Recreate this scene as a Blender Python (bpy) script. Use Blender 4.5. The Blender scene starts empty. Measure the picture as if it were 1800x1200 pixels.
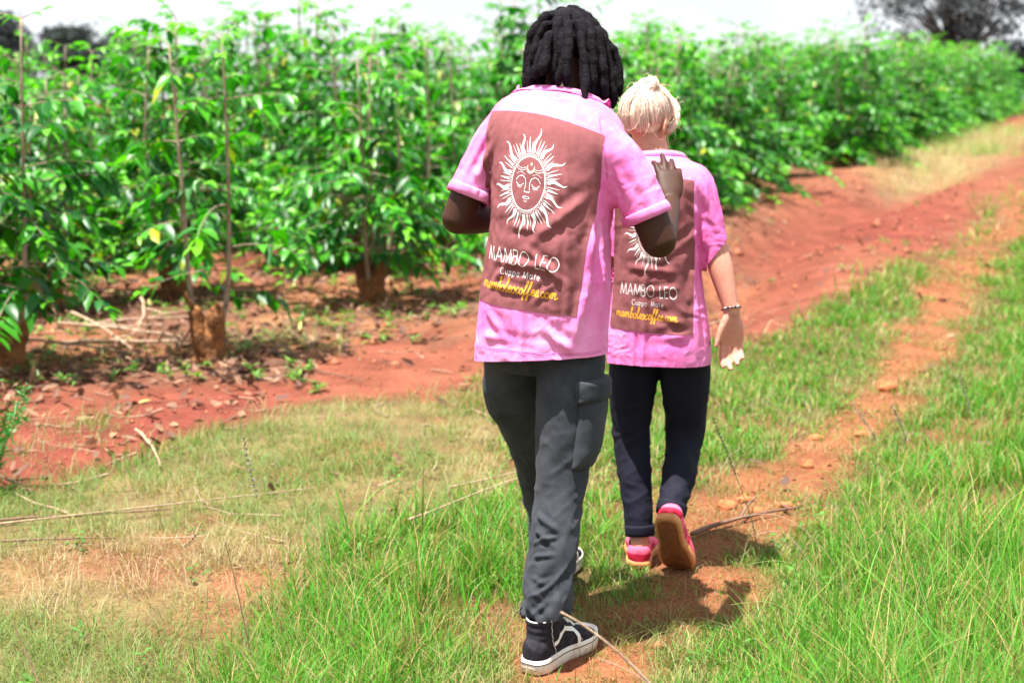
import bpy, bmesh, math, random
import numpy as np
from mathutils import Vector, Matrix
from mathutils.bvhtree import BVHTree

R = math.radians
scene = bpy.context.scene
rng = np.random.default_rng(11)
random.seed(11)

# ------------------------------------------------------------------ camera, sky, sun, exposure
CAM = np.array([0.0, 0.0, 1.45])
cam_data = bpy.data.cameras.new('camera')
cam = bpy.data.objects.new('camera', cam_data)
scene.collection.objects.link(cam)
cam.location = CAM
cam.rotation_euler = (R(90 - 9.09), 0, 0)
cam_data.lens = 50
cam_data.sensor_width = 36
cam_data.clip_start = 0.05
cam_data.clip_end = 2000
cam_data.dof.use_dof = True
cam_data.dof.focus_distance = 3.75
cam_data.dof.aperture_fstop = 3.0
scene.camera = cam

SUN_EL, SUN_AZ = R(77), R(240)      # azimuth: 0 = +Y (away from the camera), clockwise
sun_dir = Vector((math.sin(SUN_AZ) * math.cos(SUN_EL), math.cos(SUN_AZ) * math.cos(SUN_EL), math.sin(SUN_EL)))
world = bpy.data.worlds.new('World')
scene.world = world
world.use_nodes = True
wn = world.node_tree
for n in list(wn.nodes):
    wn.nodes.remove(n)
wo = wn.nodes.new('ShaderNodeOutputWorld')
bg = wn.nodes.new('ShaderNodeBackground')
sky = wn.nodes.new('ShaderNodeTexSky')
sky.sky_type = 'NISHITA'
sky.sun_disc = False
sky.sun_elevation = SUN_EL
sky.sun_rotation = SUN_AZ
sky.air_density = 1.0
sky.dust_density = 2.5
sky.ozone_density = 1.0
# thin bright cloud spread over the blue
tc = wn.nodes.new('ShaderNodeTexCoord')
cn = wn.nodes.new('ShaderNodeTexNoise')
cn.inputs['Scale'].default_value = 2.2
cn.inputs['Detail'].default_value = 6
cn.inputs['Roughness'].default_value = 0.62
cmap = wn.nodes.new('ShaderNodeMapping')
cmap.inputs['Scale'].default_value = (1, 1, 3.2)
cr = wn.nodes.new('ShaderNodeValToRGB')
cr.color_ramp.elements[0].position = 0.34
cr.color_ramp.elements[0].color = (0.5, 0.5, 0.5, 1)
cr.color_ramp.elements[1].position = 0.58
cr.color_ramp.elements[1].color = (1, 1, 1, 1)
cmix = wn.nodes.new('ShaderNodeMixRGB')
cmix.inputs[2].default_value = (6.9, 7.2, 7.6, 1)
wn.links.new(tc.outputs['Generated'], cmap.inputs['Vector'])
wn.links.new(cmap.outputs['Vector'], cn.inputs['Vector'])
wn.links.new(cn.outputs['Fac'], cr.inputs['Fac'])
wn.links.new(cr.outputs['Color'], cmix.inputs[0])
wn.links.new(sky.outputs['Color'], cmix.inputs[1])
wn.links.new(cmix.outputs['Color'], bg.inputs['Color'])
bg.inputs['Strength'].default_value = 0.06
wn.links.new(bg.outputs['Background'], wo.inputs['Surface'])

sun_data = bpy.data.lights.new('sun', 'SUN')
sun_data.energy = 5.0
sun_data.angle = R(0.55)
sun_data.color = (1.0, 0.955, 0.89)
sun = bpy.data.objects.new('sun', sun_data)
scene.collection.objects.link(sun)
sun.rotation_euler = sun_dir.to_track_quat('Z', 'Y').to_euler()

scene.view_settings.view_transform = 'Standard'
scene.view_settings.look = 'None'
scene.view_settings.exposure = 1.6
scene.view_settings.gamma = 1.0
scene.view_settings.use_curve_mapping = False
scene.render.engine = 'CYCLES'
scene.cycles.use_denoising = True
scene.cycles.max_bounces = 6
scene.cycles.transparent_max_bounces = 4
scene.cycles.caustics_reflective = False
scene.cycles.caustics_refractive = False

COL = scene.collection

# ------------------------------------------------------------------ helpers: numbers
def vec(*a):
    return np.array(a, dtype=float)

def nrm(a):
    a = np.asarray(a, float)
    return a / (np.linalg.norm(a, axis=-1, keepdims=True) + 1e-12)

def _hash(ix, iy, iz, seed):
    h = (ix * 374761393 + iy * 668265263 + iz * 2147483647 + seed * 974634777) & 0xFFFFFFFF
    h = ((h ^ (h >> 13)) * 1274126177) & 0xFFFFFFFF
    h = (h ^ (h >> 16)) & 0xFFFFFFFF
    return h.astype(float) / 4294967295.0 * 2 - 1

def noise3(P, seed=0):
    P = np.asarray(P, float)
    i = np.floor(P).astype(np.int64)
    f = P - i
    f = f * f * f * (f * (f * 6 - 15) + 10)
    out = 0
    for dx in (0, 1):
        wx = f[..., 0] if dx else 1 - f[..., 0]
        for dy in (0, 1):
            wy = f[..., 1] if dy else 1 - f[..., 1]
            for dz in (0, 1):
                wz = f[..., 2] if dz else 1 - f[..., 2]
                out = out + wx * wy * wz * _hash(i[..., 0] + dx, i[..., 1] + dy, i[..., 2] + dz, seed)
    return out

def noise2(x, y, seed=0):
    return noise3(np.stack([np.asarray(x, float), np.asarray(y, float), np.full(np.shape(x), 0.5)], -1), seed)

def fbm2(x, y, octv=4, seed=0):
    s, a, t = 0, 1.0, 0
    x = np.asarray(x, float); y = np.asarray(y, float)
    for k in range(octv):
        s = s + a * noise2(x, y, seed + k); t += a
        x = x * 2.03 + 7.1; y = y * 2.03 + 3.7; a *= 0.5
    return s / t

def fbm3(P, octv=3, seed=0):
    s, a, t = 0, 1.0, 0
    P = np.asarray(P, float)
    for k in range(octv):
        s = s + a * noise3(P, seed + k); t += a
        P = P * 2.03 + 5.3; a *= 0.5
    return s / t

def smooth01(a, lo, hi):
    t = np.clip((np.asarray(a, float) - lo) / (hi - lo), 0, 1)
    return t * t * (3 - 2 * t)

def catmull(pts, n):
    """n samples through the rows of pts (any width), end to end"""
    P = np.asarray(pts, float)
    m = len(P)
    if m == 2:
        t = np.linspace(0, 1, n)[:, None]
        return P[0] * (1 - t) + P[1] * t
    P = np.vstack([2 * P[0] - P[1], P, 2 * P[-1] - P[-2]])
    t = np.linspace(0, m - 1 - 1e-9, n)
    i = t.astype(int)
    u = (t - i)[:, None]
    a, b, c, d = P[i], P[i + 1], P[i + 2], P[i + 3]
    return 0.5 * (2 * b + (c - a) * u + (2 * a - 5 * b + 4 * c - d) * u * u + (3 * b - a - 3 * c + d) * u ** 3)

# ------------------------------------------------------------------ helpers: meshes
def mesh_data(name, verts, faces, mats, smooth=True, cols=None, matidx=None):
    me = bpy.data.meshes.new(name)
    me.from_pydata(np.asarray(verts, float).tolist(), [], [tuple(int(i) for i in f) for f in faces])
    finish_mesh(me, mats, smooth, cols, matidx)
    return me

def finish_mesh(me, mats, smooth=True, cols=None, matidx=None):
    for m in (mats if isinstance(mats, (list, tuple)) else [mats]):
        me.materials.append(m)
    if smooth:
        me.polygons.foreach_set('use_smooth', np.ones(len(me.polygons), dtype=bool))
    if matidx is not None:
        me.polygons.foreach_set('material_index', np.asarray(matidx, dtype=np.int32))
    if cols is not None:
        a = me.color_attributes.new('Col', 'FLOAT_COLOR', 'POINT')
        c = np.ones((len(me.vertices), 4), np.float32)
        c[:, :3] = cols
        a.data.foreach_set('color', c.ravel())
    me.update()

def tri_mesh(name, V, T, mats, smooth=False, cols=None):
    """fast path for triangle soups"""
    me = bpy.data.meshes.new(name)
    V = np.ascontiguousarray(V, dtype=np.float32); T = np.ascontiguousarray(T, dtype=np.int32)
    me.vertices.add(len(V)); me.vertices.foreach_set('co', V.ravel())
    me.loops.add(T.size); me.loops.foreach_set('vertex_index', T.ravel())
    me.polygons.add(len(T))
    me.polygons.foreach_set('loop_start', np.arange(0, T.size, 3, dtype=np.int32))
    me.polygons.foreach_set('loop_total', np.full(len(T), 3, dtype=np.int32))
    me.update(calc_edges=True)
    finish_mesh(me, mats, smooth, cols)
    return me

def put(name, me, parent=None, loc=(0, 0, 0)):
    o = bpy.data.objects.new(name, me)
    COL.objects.link(o)
    if parent is not None:
        o.parent = parent
    o.location = loc
    return o

def tag(o, label=None, cat=None, group=None, kind=None):
    if label: o['label'] = label
    if cat: o['category'] = cat
    if group: o['group'] = group
    if kind: o['kind'] = kind
    return o

def empty(name, loc, label, cat, group=None):
    o = bpy.data.objects.new(name, None)
    COL.objects.link(o)
    o.location = loc
    o.empty_display_size = 0.1
    return tag(o, label, cat, group)

def merge(parts):
    V, Fc, o = [], [], 0
    for v, f in parts:
        V.append(np.asarray(v, float))
        Fc.extend([tuple(i + o for i in q) for q in f])
        o += len(v)
    return np.vstack(V), Fc

def rings_to_mesh(rings, cap=True):
    """rings: (m, n, 3) -> closed tube"""
    m, n, _ = rings.shape
    V = rings.reshape(-1, 3)
    Fc = []
    for i in range(m - 1):
        for j in range(n):
            k = (j + 1) % n
            Fc.append((i * n + j, i * n + k, (i + 1) * n + k, (i + 1) * n + j))
    if cap:
        V = np.vstack([V, rings[0].mean(0), rings[-1].mean(0)])
        a, b = m * n, m * n + 1
        for j in range(n):
            k = (j + 1) % n
            Fc.append((a, k, j))
            Fc.append((b, (m - 1) * n + j, (m - 1) * n + k))
    return V, Fc

def loft(rows, n=40, sub=40, cap=True):
    """rows: list of (center3, A3, B3, ra, rb, exponent)"""
    tab = np.array([np.concatenate([c, a, b, [ra, rb, e]]) for c, a, b, ra, rb, e in rows])
    tab = catmull(tab, sub)
    th = np.linspace(0, 2 * np.pi, n, endpoint=False)
    rings = []
    for r in tab:
        c, a, b = r[:3], nrm(r[3:6]), nrm(r[6:9])
        ra, rb, e = max(r[9], 1e-4), max(r[10], 1e-4), r[11]
        ct, st = np.cos(th), np.sin(th)
        x = np.sign(ct) * np.abs(ct) ** (2 / e) * ra
        y = np.sign(st) * np.abs(st) ** (2 / e) * rb
        rings.append(c + x[:, None] * a + y[:, None] * b)
    return rings_to_mesh(np.array(rings), cap)

def frames(P):
    """parallel-transported frames along a polyline"""
    T = nrm(np.gradient(P, axis=0))
    up = vec(0, 0, 1) if abs(T[0][2]) < 0.9 else vec(1, 0, 0)
    A = [nrm(np.cross(up, T[0]))]
    for t in T[1:]:
        a = A[-1] - t * np.dot(A[-1], t)
        A.append(nrm(a))
    A = np.array(A)
    return T, A, np.cross(T, A)

def tube(pts, radii, n=10, sub=None, cap=True, flat=None, bump=0, seed=0):
    """round tube through pts; radii per point; flat=(axis, factor) squashes along an axis"""
    tab = np.column_stack([np.asarray(pts, float), np.asarray(radii, float)])
    tab = catmull(tab, sub or max(4, 4 * len(pts)))
    P, r = tab[:, :3], np.maximum(tab[:, 3], 1e-4)
    T, A, B = frames(P)
    th = np.linspace(0, 2 * np.pi, n, endpoint=False)
    off = np.cos(th)[None, :, None] * A[:, None] + np.sin(th)[None, :, None] * B[:, None]
    if flat is not None:
        ax, k = nrm(flat[0]), flat[1]
        off = off - (off @ ax)[..., None] * ax * (1 - k)
    rr = r[:, None, None] * np.ones((1, n, 1))
    if bump:
        rr = rr * (1 + bump * noise3((P[:, None] + off * r[:, None, None]) * (0.7 / max(r.mean(), 1e-4)), seed)[..., None])
    return rings_to_mesh(P[:, None] + off * rr, cap)

def capsule_ends(pts, radii):
    """adds round ends to a limb path"""
    pts = [np.asarray(p, float) for p in pts]
    d0 = nrm(pts[0] - pts[1]); d1 = nrm(pts[-1] - pts[-2])
    P, r = [], []
    for t in (80, 50, 20):
        P.append(pts[0] + d0 * radii[0] * math.sin(R(t))); r.append(radii[0] * math.cos(R(t)))
    P += pts; r += list(radii)
    for t in (20, 50, 80):
        P.append(pts[-1] + d1 * radii[-1] * math.sin(R(t))); r.append(radii[-1] * math.cos(R(t)))
    return P, r

def limb(pts, radii, n=18, sub=40, flat=None):
    P, r = capsule_ends(pts, radii)
    return tube(P, r, n=n, sub=sub, flat=flat)

def ball(c, ax, n=20, m=14):
    """ellipsoid; ax = three axis vectors (with length)"""
    th = np.linspace(0.001, np.pi - 0.001, m)
    ph = np.linspace(0, 2 * np.pi, n, endpoint=False)
    A, B, C = [np.asarray(a, float) for a in ax]
    rings = np.array([[np.asarray(c) + math.sin(t) * (math.cos(p) * A + math.sin(p) * B) + math.cos(t) * C for p in ph] for t in th])
    # keep outward orientation
    if np.dot(np.cross(A, B), C) > 0:
        rings = rings[::-1]
    return rings_to_mesh(rings, True)

def fuse(parts, voxel, smooth=6, fac=0.5):
    """one continuous skin over overlapping closed shapes"""
    V, Fc = merge(parts)
    me = bpy.data.meshes.new('work'); me.from_pydata(V.tolist(), [], Fc); me.update()
    o = bpy.data.objects.new('work', me); COL.objects.link(o)
    bm = bmesh.new(); bm.from_mesh(me); bmesh.ops.recalc_face_normals(bm, faces=bm.faces); bm.to_mesh(me); bm.free()
    m = o.modifiers.new('r', 'REMESH'); m.mode = 'VOXEL'; m.voxel_size = voxel; m.adaptivity = 0
    if smooth:
        s = o.modifiers.new('s', 'SMOOTH'); s.factor = fac; s.iterations = smooth
    dg = bpy.context.evaluated_depsgraph_get()
    e = bpy.data.meshes.new_from_object(o.evaluated_get(dg))
    nv = len(e.vertices); v = np.empty(nv * 3); e.vertices.foreach_get('co', v)
    f = [tuple(p.vertices) for p in e.polygons]
    bpy.data.objects.remove(o); bpy.data.meshes.remove(me); bpy.data.meshes.remove(e)
    return v.reshape(-1, 3), f

def normals_of(V, Fc):
    me = bpy.data.meshes.new('n'); me.from_pydata(V.tolist(), [], Fc); me.update()
    n = np.empty(len(V) * 3); me.vertices.foreach_get('normal', n) if hasattr(me.vertices[0], 'normal') else None
    bpy.data.meshes.remove(me)
    return n.reshape(-1, 3)

def cut(V, Fc, cuts, tuck=0.012, thick=0.003):
    """cuts: (point, outward normal, radius): removes what lies beyond each plane within the radius, folds the rim inwards"""
    bm = bmesh.new()
    vs = [bm.verts.new(v) for v in V]
    for f in Fc:
        bm.faces.new([vs[i] for i in f])
    bm.normal_update()
    for co, no, rad in cuts:
        co = Vector(co); no = Vector(no).normalized()
        fs = [f for f in bm.faces if (f.calc_center_median() - co).length < rad]
        es = {e for f in fs for e in f.edges}; vv = {v for f in fs for v in f.verts}
        bmesh.ops.bisect_plane(bm, geom=list(vv) + list(es) + fs, plane_co=co, plane_no=no)
        beyond = {f for f in bm.faces if (f.calc_center_median() - co).length < rad * 1.15 and (f.calc_center_median() - co).dot(no) > 1e-5}
        if not beyond:
            continue
        ax_d = lambda f: ((f.calc_center_median() - co) - no * (f.calc_center_median() - co).dot(no)).length
        seed_f = max(beyond, key=lambda f: (f.calc_center_median() - co).dot(no) - 2 * ax_d(f))
        grow, todo = {seed_f}, [seed_f]
        while todo:
            f = todo.pop()
            for e in f.edges:
                for g in e.link_faces:
                    if g in beyond and g not in grow:
                        grow.add(g); todo.append(g)
        bmesh.ops.delete(bm, geom=list(grow), context='FACES')
    bm.normal_update()
    for co, no, rad in cuts:
        co = Vector(co); no = Vector(no).normalized()
        be = [e for e in bm.edges if e.is_boundary and (e.verts[0].co - co).length < rad and abs((e.verts[0].co - co).dot(no)) < 0.004]
        if not be or not tuck:
            continue
        nv = {v: v.normal.copy() for e in be for v in e.verts}
        old = {v: v.co.copy() for v in nv}
        r = bmesh.ops.extrude_edge_only(bm, edges=be)
        new = [g for g in r['geom'] if isinstance(g, bmesh.types.BMVert)]
        lut = {tuple(round(c, 6) for c in old[v]): nv[v] for v in nv}
        for v in new:
            n_ = lut.get(tuple(round(c, 6) for c in v.co))
            if n_ is not None:
                v.co += -n_ * thick - no * tuck
    bm.verts.index_update()
    Vn = np.array([v.co[:] for v in bm.verts]); Fn = [tuple(v.index for v in f.verts) for f in bm.faces]
    bm.free()
    return Vn, Fn

def seg_dist(P, a, b):
    a = np.asarray(a, float); b = np.asarray(b, float)
    t = np.clip(((P - a) @ (b - a)) / max(np.dot(b - a, b - a), 1e-9), 0, 1)
    return np.linalg.norm(P - (a + t[:, None] * (b - a)), axis=1), t

def creases(P, segs):
    """raised folds along line segments: (p0, p1, width, height)"""
    d = np.zeros(len(P))
    for a, b, w, h in segs:
        q, t = seg_dist(P, a, b)
        fade = np.clip(np.sin(np.pi * np.clip(t * 0.86 + 0.07, 0, 1)), 0, 1)
        d += h * fade * (np.exp(-(q / w) ** 2) - 0.45 * np.exp(-((q - 2.0 * w) / (1.1 * w)) ** 2))
    return d

def path_coords(P, path):
    """for each point: distance along the path, angle round it, nearest segment distance"""
    path = np.asarray(path, float)
    best = np.full(len(P), 1e9); s_ = np.zeros(len(P)); ang = np.zeros(len(P))
    T, A, B = frames(path)
    acc = 0
    for i in range(len(path) - 1):
        a, b = path[i], path[i + 1]
        L = np.linalg.norm(b - a)
        d, t = seg_dist(P, a, b)
        m = d < best
        best[m] = d[m]; s_[m] = acc + t[m] * L
        rel = P - (a + t[:, None] * (b - a))
        an = np.arctan2(rel @ B[i], rel @ A[i])
        ang[m] = an[m]
        acc += L
    return s_, ang, best

# ------------------------------------------------------------------ helpers: materials
def material(name, base=(0.5, 0.5, 0.5), rough=0.8, spec=0.3, attr=False, var=None, bump=None, trans=0.0, sheen=0.0, coords='Object', bump2=None, subsurf=0.0, transcol=None, ridge=None, objvar=False):
    """var = (scale, colour2, lo, hi, detail); bump = (scale, strength, distance)"""
    m = bpy.data.materials.new(name); m.use_nodes = True
    nt = m.node_tree; b = nt.nodes['Principled BSDF']
    b.inputs['Roughness'].default_value = rough
    b.inputs['Specular IOR Level'].default_value = spec
    if sheen:
        b.inputs['Sheen Weight'].default_value = sheen
        b.inputs['Sheen Roughness'].default_value = 0.5
    if subsurf:
        b.inputs['Subsurface Weight'].default_value = subsurf
        b.inputs['Subsurface Radius'].default_value = (0.02, 0.008, 0.004)
        b.inputs['Subsurface Scale'].default_value = 0.4
    tcn = nt.nodes.new('ShaderNodeTexCoord')
    col = None
    if attr:
        a = nt.nodes.new('ShaderNodeAttribute'); a.attribute_name = 'Col'
        col = a.outputs['Color']
    else:
        r = nt.nodes.new('ShaderNodeRGB'); r.outputs[0].default_value = (*base, 1)
        col = r.outputs[0]
    if var:
        for sc, c2, lo, hi, det in (var if isinstance(var, list) else [var]):
            n = nt.nodes.new('ShaderNodeTexNoise'); n.inputs['Scale'].default_value = sc; n.inputs['Detail'].default_value = det
            n.inputs['Roughness'].default_value = 0.6
            nt.links.new(tcn.outputs[coords], n.inputs['Vector'])
            rp = nt.nodes.new('ShaderNodeMapRange'); rp.inputs[1].default_value = lo; rp.inputs[2].default_value = hi
            nt.links.new(n.outputs['Fac'], rp.inputs[0])
            mx = nt.nodes.new('ShaderNodeMixRGB')
            nt.links.new(rp.outputs[0], mx.inputs[0]); nt.links.new(col, mx.inputs[1])
            if isinstance(c2, (int, float)):
                mul = nt.nodes.new('ShaderNodeMixRGB'); mul.blend_type = 'MULTIPLY'; mul.inputs[0].default_value = 1
                nt.links.new(col, mul.inputs[1]); mul.inputs[2].default_value = (c2, c2, c2, 1)
                nt.links.new(mul.outputs[0], mx.inputs[2])
            else:
                mx.inputs[2].default_value = (*c2, 1)
            col = mx.outputs[0]
    if objvar:                                   # each plant its own shade of green
        oi = nt.nodes.new('ShaderNodeObjectInfo'); cr_ = nt.nodes.new('ShaderNodeValToRGB')
        cr_.color_ramp.elements[0].color = (0.70, 0.74, 0.78, 1); cr_.color_ramp.elements[1].color = (1.22, 1.08, 0.85, 1)
        nt.links.new(oi.outputs['Random'], cr_.inputs['Fac'])
        mm = nt.nodes.new('ShaderNodeMixRGB'); mm.blend_type = 'MULTIPLY'; mm.inputs[0].default_value = 1
        nt.links.new(col, mm.inputs[1]); nt.links.new(cr_.outputs['Color'], mm.inputs[2])
        col = mm.outputs[0]
    nt.links.new(col, b.inputs['Base Color'])
    prev = None
    for bp in (bump, bump2):
        if bp:
            n = nt.nodes.new('ShaderNodeTexNoise'); n.inputs['Scale'].default_value = bp[0]; n.inputs['Detail'].default_value = 4
            nt.links.new(tcn.outputs[coords], n.inputs['Vector'])
            bn = nt.nodes.new('ShaderNodeBump'); bn.inputs['Strength'].default_value = bp[1]; bn.inputs['Distance'].default_value = bp[2]
            nt.links.new(n.outputs['Fac'], bn.inputs['Height'])
            if prev is not None:
                nt.links.new(prev, bn.inputs['Normal'])
            prev = bn.outputs['Normal']
    if ridge:
        mp = nt.nodes.new('ShaderNodeMapping'); mp.inputs['Rotation'].default_value = (0.3, 0.5, 0.4); mp.inputs['Scale'].default_value = ridge[3]
        nt.links.new(tcn.outputs[coords], mp.inputs['Vector'])
        n = nt.nodes.new('ShaderNodeTexNoise'); n.noise_type = 'RIDGED_MULTIFRACTAL'; n.normalize = True
        n.inputs['Scale'].default_value = ridge[0]; n.inputs['Detail'].default_value = 3; n.inputs['Distortion'].default_value = 0.6
        nt.links.new(mp.outputs['Vector'], n.inputs['Vector'])
        bn = nt.nodes.new('ShaderNodeBump'); bn.inputs['Strength'].default_value = ridge[1]; bn.inputs['Distance'].default_value = ridge[2]
        nt.links.new(n.outputs['Fac'], bn.inputs['Height'])
        if prev is not None:
            nt.links.new(prev, bn.inputs['Normal'])
        prev = bn.outputs['Normal']
    if prev is not None:
        nt.links.new(prev, b.inputs['Normal'])
    if trans:
        out = nt.nodes['Material Output']
        t = nt.nodes.new('ShaderNodeBsdfTranslucent')
        if transcol:
            tm = nt.nodes.new('ShaderNodeMixRGB'); tm.blend_type = 'MULTIPLY'; tm.inputs[0].default_value = 1
            nt.links.new(col, tm.inputs[1]); tm.inputs[2].default_value = (*transcol, 1)
            nt.links.new(tm.outputs[0], t.inputs['Color'])
        else:
            nt.links.new(col, t.inputs['Color'])
        mx = nt.nodes.new('ShaderNodeMixShader'); mx.inputs[0].default_value = trans
        nt.links.new(b.outputs[0], mx.inputs[1]); nt.links.new(t.outputs[0], mx.inputs[2])
        nt.links.new(mx.outputs[0], out.inputs['Surface'])
    return m
# ------------------------------------------------------------------ the lie of the land
PLANT = [(-2.41, 4.86), (-1.97, 5.32), (-1.74, 5.49), (-1.53, 6.24), (-1.18, 6.89), (-0.88, 7.21), (-0.15, 7.28), (0.0, 7.85), (0.33, 8.22), (0.7, 8.6),
         (1.22, 8.6), (1.61, 9.01), (2.56, 10.97), (3.35, 12.64), (4.12, 13.88), (5.23, 15.95), (7.34, 20.48), (11, 31), (32, 78), (-60, 78), (-60, 3), (-4, 3.6)]
STRIP = [(-1.30, 6.95), (-0.15, 7.28), (0.0, 8.6), (-0.73, 9.0), (-1.14, 8.2)]
ROAD = [(1.0, 8.5), (1.61, 9.01), (2.53, 10.83), (3.35, 12.64), (4.45, 13.88), (7.02, 19.56), (11.29, 28.44), (22, 48), (20, 50), (11.0, 30.8), (7.48, 23.8),
        (5.15, 19.56), (4.28, 21.48), (2.91, 18.72), (1.68, 12.27)]
TRAIL = [(0.06, 3.2), (0.2, 3.77), (0.42, 4.0), (0.72, 4.73), (0.97, 5.24), (1.47, 6.18), (1.98, 7.36), (2.96, 9.91), (4.06, 12.64), (5.89, 16.56), (8.13, 21.48)]
DRY = [(-2.6, 4.5), (-1.97, 5.32), (-1.18, 6.89), (-0.09, 7.36), (0.04, 5.4), (-0.4, 4.8), (-0.62, 4.66), (-0.78, 3.49), (-0.84, 2.87), (-1.1, 0.5), (-8, 0.5), (-8, 4)]
STRAW = [(9.3, 36.7), (14.25, 40), (24, 48), (10.5, 29.4), (7.69, 24.5), (5.73, 21.5)]

def poly_sd(x, y, poly):
    """signed distance, positive inside"""
    x = np.asarray(x, float); y = np.asarray(y, float)
    inside = np.zeros(x.shape, bool); best = np.full(x.shape, 1e9)
    n = len(poly)
    for i in range(n):
        (ax, ay), (bx, by) = poly[i], poly[(i + 1) % n]
        ex, ey = bx - ax, by - ay
        t = np.clip(((x - ax) * ex + (y - ay) * ey) / (ex * ex + ey * ey), 0, 1)
        best = np.minimum(best, np.hypot(x - ax - t * ex, y - ay - t * ey))
        c = ((ay > y) != (by > y)) & (x < (bx - ax) * (y - ay) / (by - ay + 1e-12) + ax)
        inside ^= c
    return np.where(inside, best, -best)

def line_dist(x, y, line):
    best = np.full(np.shape(x), 1e9)
    for (ax, ay), (bx, by) in zip(line[:-1], line[1:]):
        ex, ey = bx - ax, by - ay
        t = np.clip(((x - ax) * ex + (y - ay) * ey) / (ex * ex + ey * ey), 0, 1)
        best = np.minimum(best, np.hypot(x - ax - t * ex, y - ay - t * ey))
    return best

def zones(x, y):
    x = np.asarray(x, float); y = np.asarray(y, float)
    k = np.clip(y / 6.0, 0.6, 3.0)
    jx = x + 0.30 * k * fbm2(x * 1.9 / k, y * 1.9 / k, 5, 3)
    jy = y + 0.48 * k * fbm2(x * 1.9 / k + 9, y * 1.9 / k, 5, 8)
    z = {}
    plant = smooth01(poly_sd(jx, jy, PLANT), -0.10 * k, 0.16 * k)
    road = np.maximum(smooth01(poly_sd(jx, jy, ROAD), -0.15 * k, 0.25 * k), smooth01(poly_sd(jx, jy, STRIP), -0.12, 0.2))
    straw = smooth01(poly_sd(jx, jy, STRAW), -0.6, 0.6)
    dry = smooth01(poly_sd(jx, jy, DRY) + 0.22 * fbm2(x * 2.3, y * 2.3, 3, 12), -0.26, 0.26)
    n = fbm2(x * 3.1, y * 3.1, 4, 21)
    wtr = np.interp(y, [2.5, 3.6, 4.1, 4.8, 5.6, 7, 8.5, 11, 20], [0.14, 0.2, 0.28, 0.25, 0.21, 0.20, 0.22, 0.26, 0.40])
    trail = smooth01(1 - line_dist(x, y, TRAIL) / (wtr * 1.25) + 1.05 * n, 0.0, 0.8)
    z['plant'], z['road'], z['straw'], z['dry'] = plant, road, straw * (1 - road * 0.7), dry * (1 - plant)
    z['trail'] = trail * (1 - plant)
    z['green'] = (1 - z['dry']) * (1 - plant) * (1 - road) * (1 - straw * 0.8)
    return z

def ground_z(x, y):
    x = np.asarray(x, float); y = np.asarray(y, float)
    a = np.clip(y - 8, 0, 67)
    h = 0.03 * a * a / (a + 2.0)
    h = h - 0.012 * np.clip(y - 90, 0, 400)
    near = smooth01(np.hypot(x - 0.3, (y - 4.1) * 0.8), 0.5, 1.4)
    b = 0.028 * fbm2(x * 0.9, y * 0.9, 3, 40) + 0.016 * fbm2(x * 4, y * 4, 3, 50)
    h = h + b * (0.15 + 0.85 * near)
    # grassy shoulder to the right of the trail
    side = x - np.interp(y, [p[1] for p in TRAIL], [p[0] for p in TRAIL])
    h = h + 0.10 * smooth01(side, 0.35, 2.2) * smooth01(y, 1.5, 4)
    # the dirt road is worn a little below its verge
    rd = smooth01(poly_sd(x, y, ROAD), -0.4, 0.8)
    h = h - 0.06 * rd * np.clip(y / 12, 0, 1)
    h = h + rd * (0.10 * fbm2(x * 0.55 - y * 0.2, y * 0.30, 3, 141) + 0.05 * (0.5 - np.abs(noise2((x - y * 0.42) * 2.2, y * 0.35, 143)))) * smooth01(y, 8, 11)
    h = h + 0.05 * np.abs(fbm2(x * 1.6, y * 1.6, 3, 147)) * smooth01(y, 8.5, 11) * (y < 60)
    # gully washed out between the plantation and the dirt road
    gd = line_dist(x + 0.25 * fbm2(x * 0.8, y * 0.8, 3, 151), y, [(0.9, 9.6), (1.75, 11.6), (2.6, 14.2), (4.0, 17.6), (5.6, 20.6), (8.6, 27.0)])
    h = h - 0.20 * np.exp(-(gd / 0.42) ** 2) + 0.09 * np.exp(-((gd - 1.0) / 0.5) ** 2)
    return h

def gz(x, y):
    return float(ground_z(np.array([x]), np.array([y]))[0])

def axis(lo, hi, step, outs):
    core = list(np.arange(lo, hi, step))
    a = [lo]; s = step
    while a[-1] > outs[0]:
        s *= 1.13; a.append(a[-1] - s)
    b = [core[-1]]; s = step
    while b[-1] < outs[1]:
        s *= 1.13; b.append(b[-1] + s)
    return np.array(a[:0:-1] + core + b[1:])

xs = axis(-3.2, 3.4, 0.035, (-500, 500)); ys = axis(2.2, 9.5, 0.035, (-60, 700))
gx, gy = np.meshgrid(xs, ys)
gz_ = ground_z(gx, gy)
nx, ny = len(xs), len(ys)
zn = zones(gx, gy)
# each surface has its own soil or thatch colour, plus painted shade in the gully
SOIL, TRAILC, UNDER, THATCH = vec(0.190, 0.048, 0.033), vec(0.245, 0.088, 0.042), vec(0.10, 0.075, 0.028), vec(0.18, 0.130, 0.058)
def mixc(c, w, c2):
    return c * (1 - w[..., None]) + c2 * w[..., None]
gc = np.broadcast_to(UNDER, gx.shape + (3,)).copy()
gc = mixc(gc, smooth01(fbm2(gx * 1.8, gy * 1.8, 4, 68), 0.0, 0.28) * 0.85 * (1 - 0.7 * smooth01(gy, 6, 9)), vec(0.185, 0.070, 0.036))
gc = mixc(gc, zn['dry'], THATCH)
gc = mixc(gc, zn['dry'] * smooth01(fbm2(gx * 1.5 + 5, gy * 1.5, 4, 69), 0.05, 0.28) * 0.8, vec(0.215, 0.085, 0.045))
pl = mixc(np.broadcast_to(SOIL, gx.shape + (3,)), np.clip(0.45 + 1.1 * fbm2(gx * 0.9, gy * 0.9, 4, 61), 0, 1) * smooth01(gy, 6, 10), vec(0.30, 0.145, 0.065))
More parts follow.
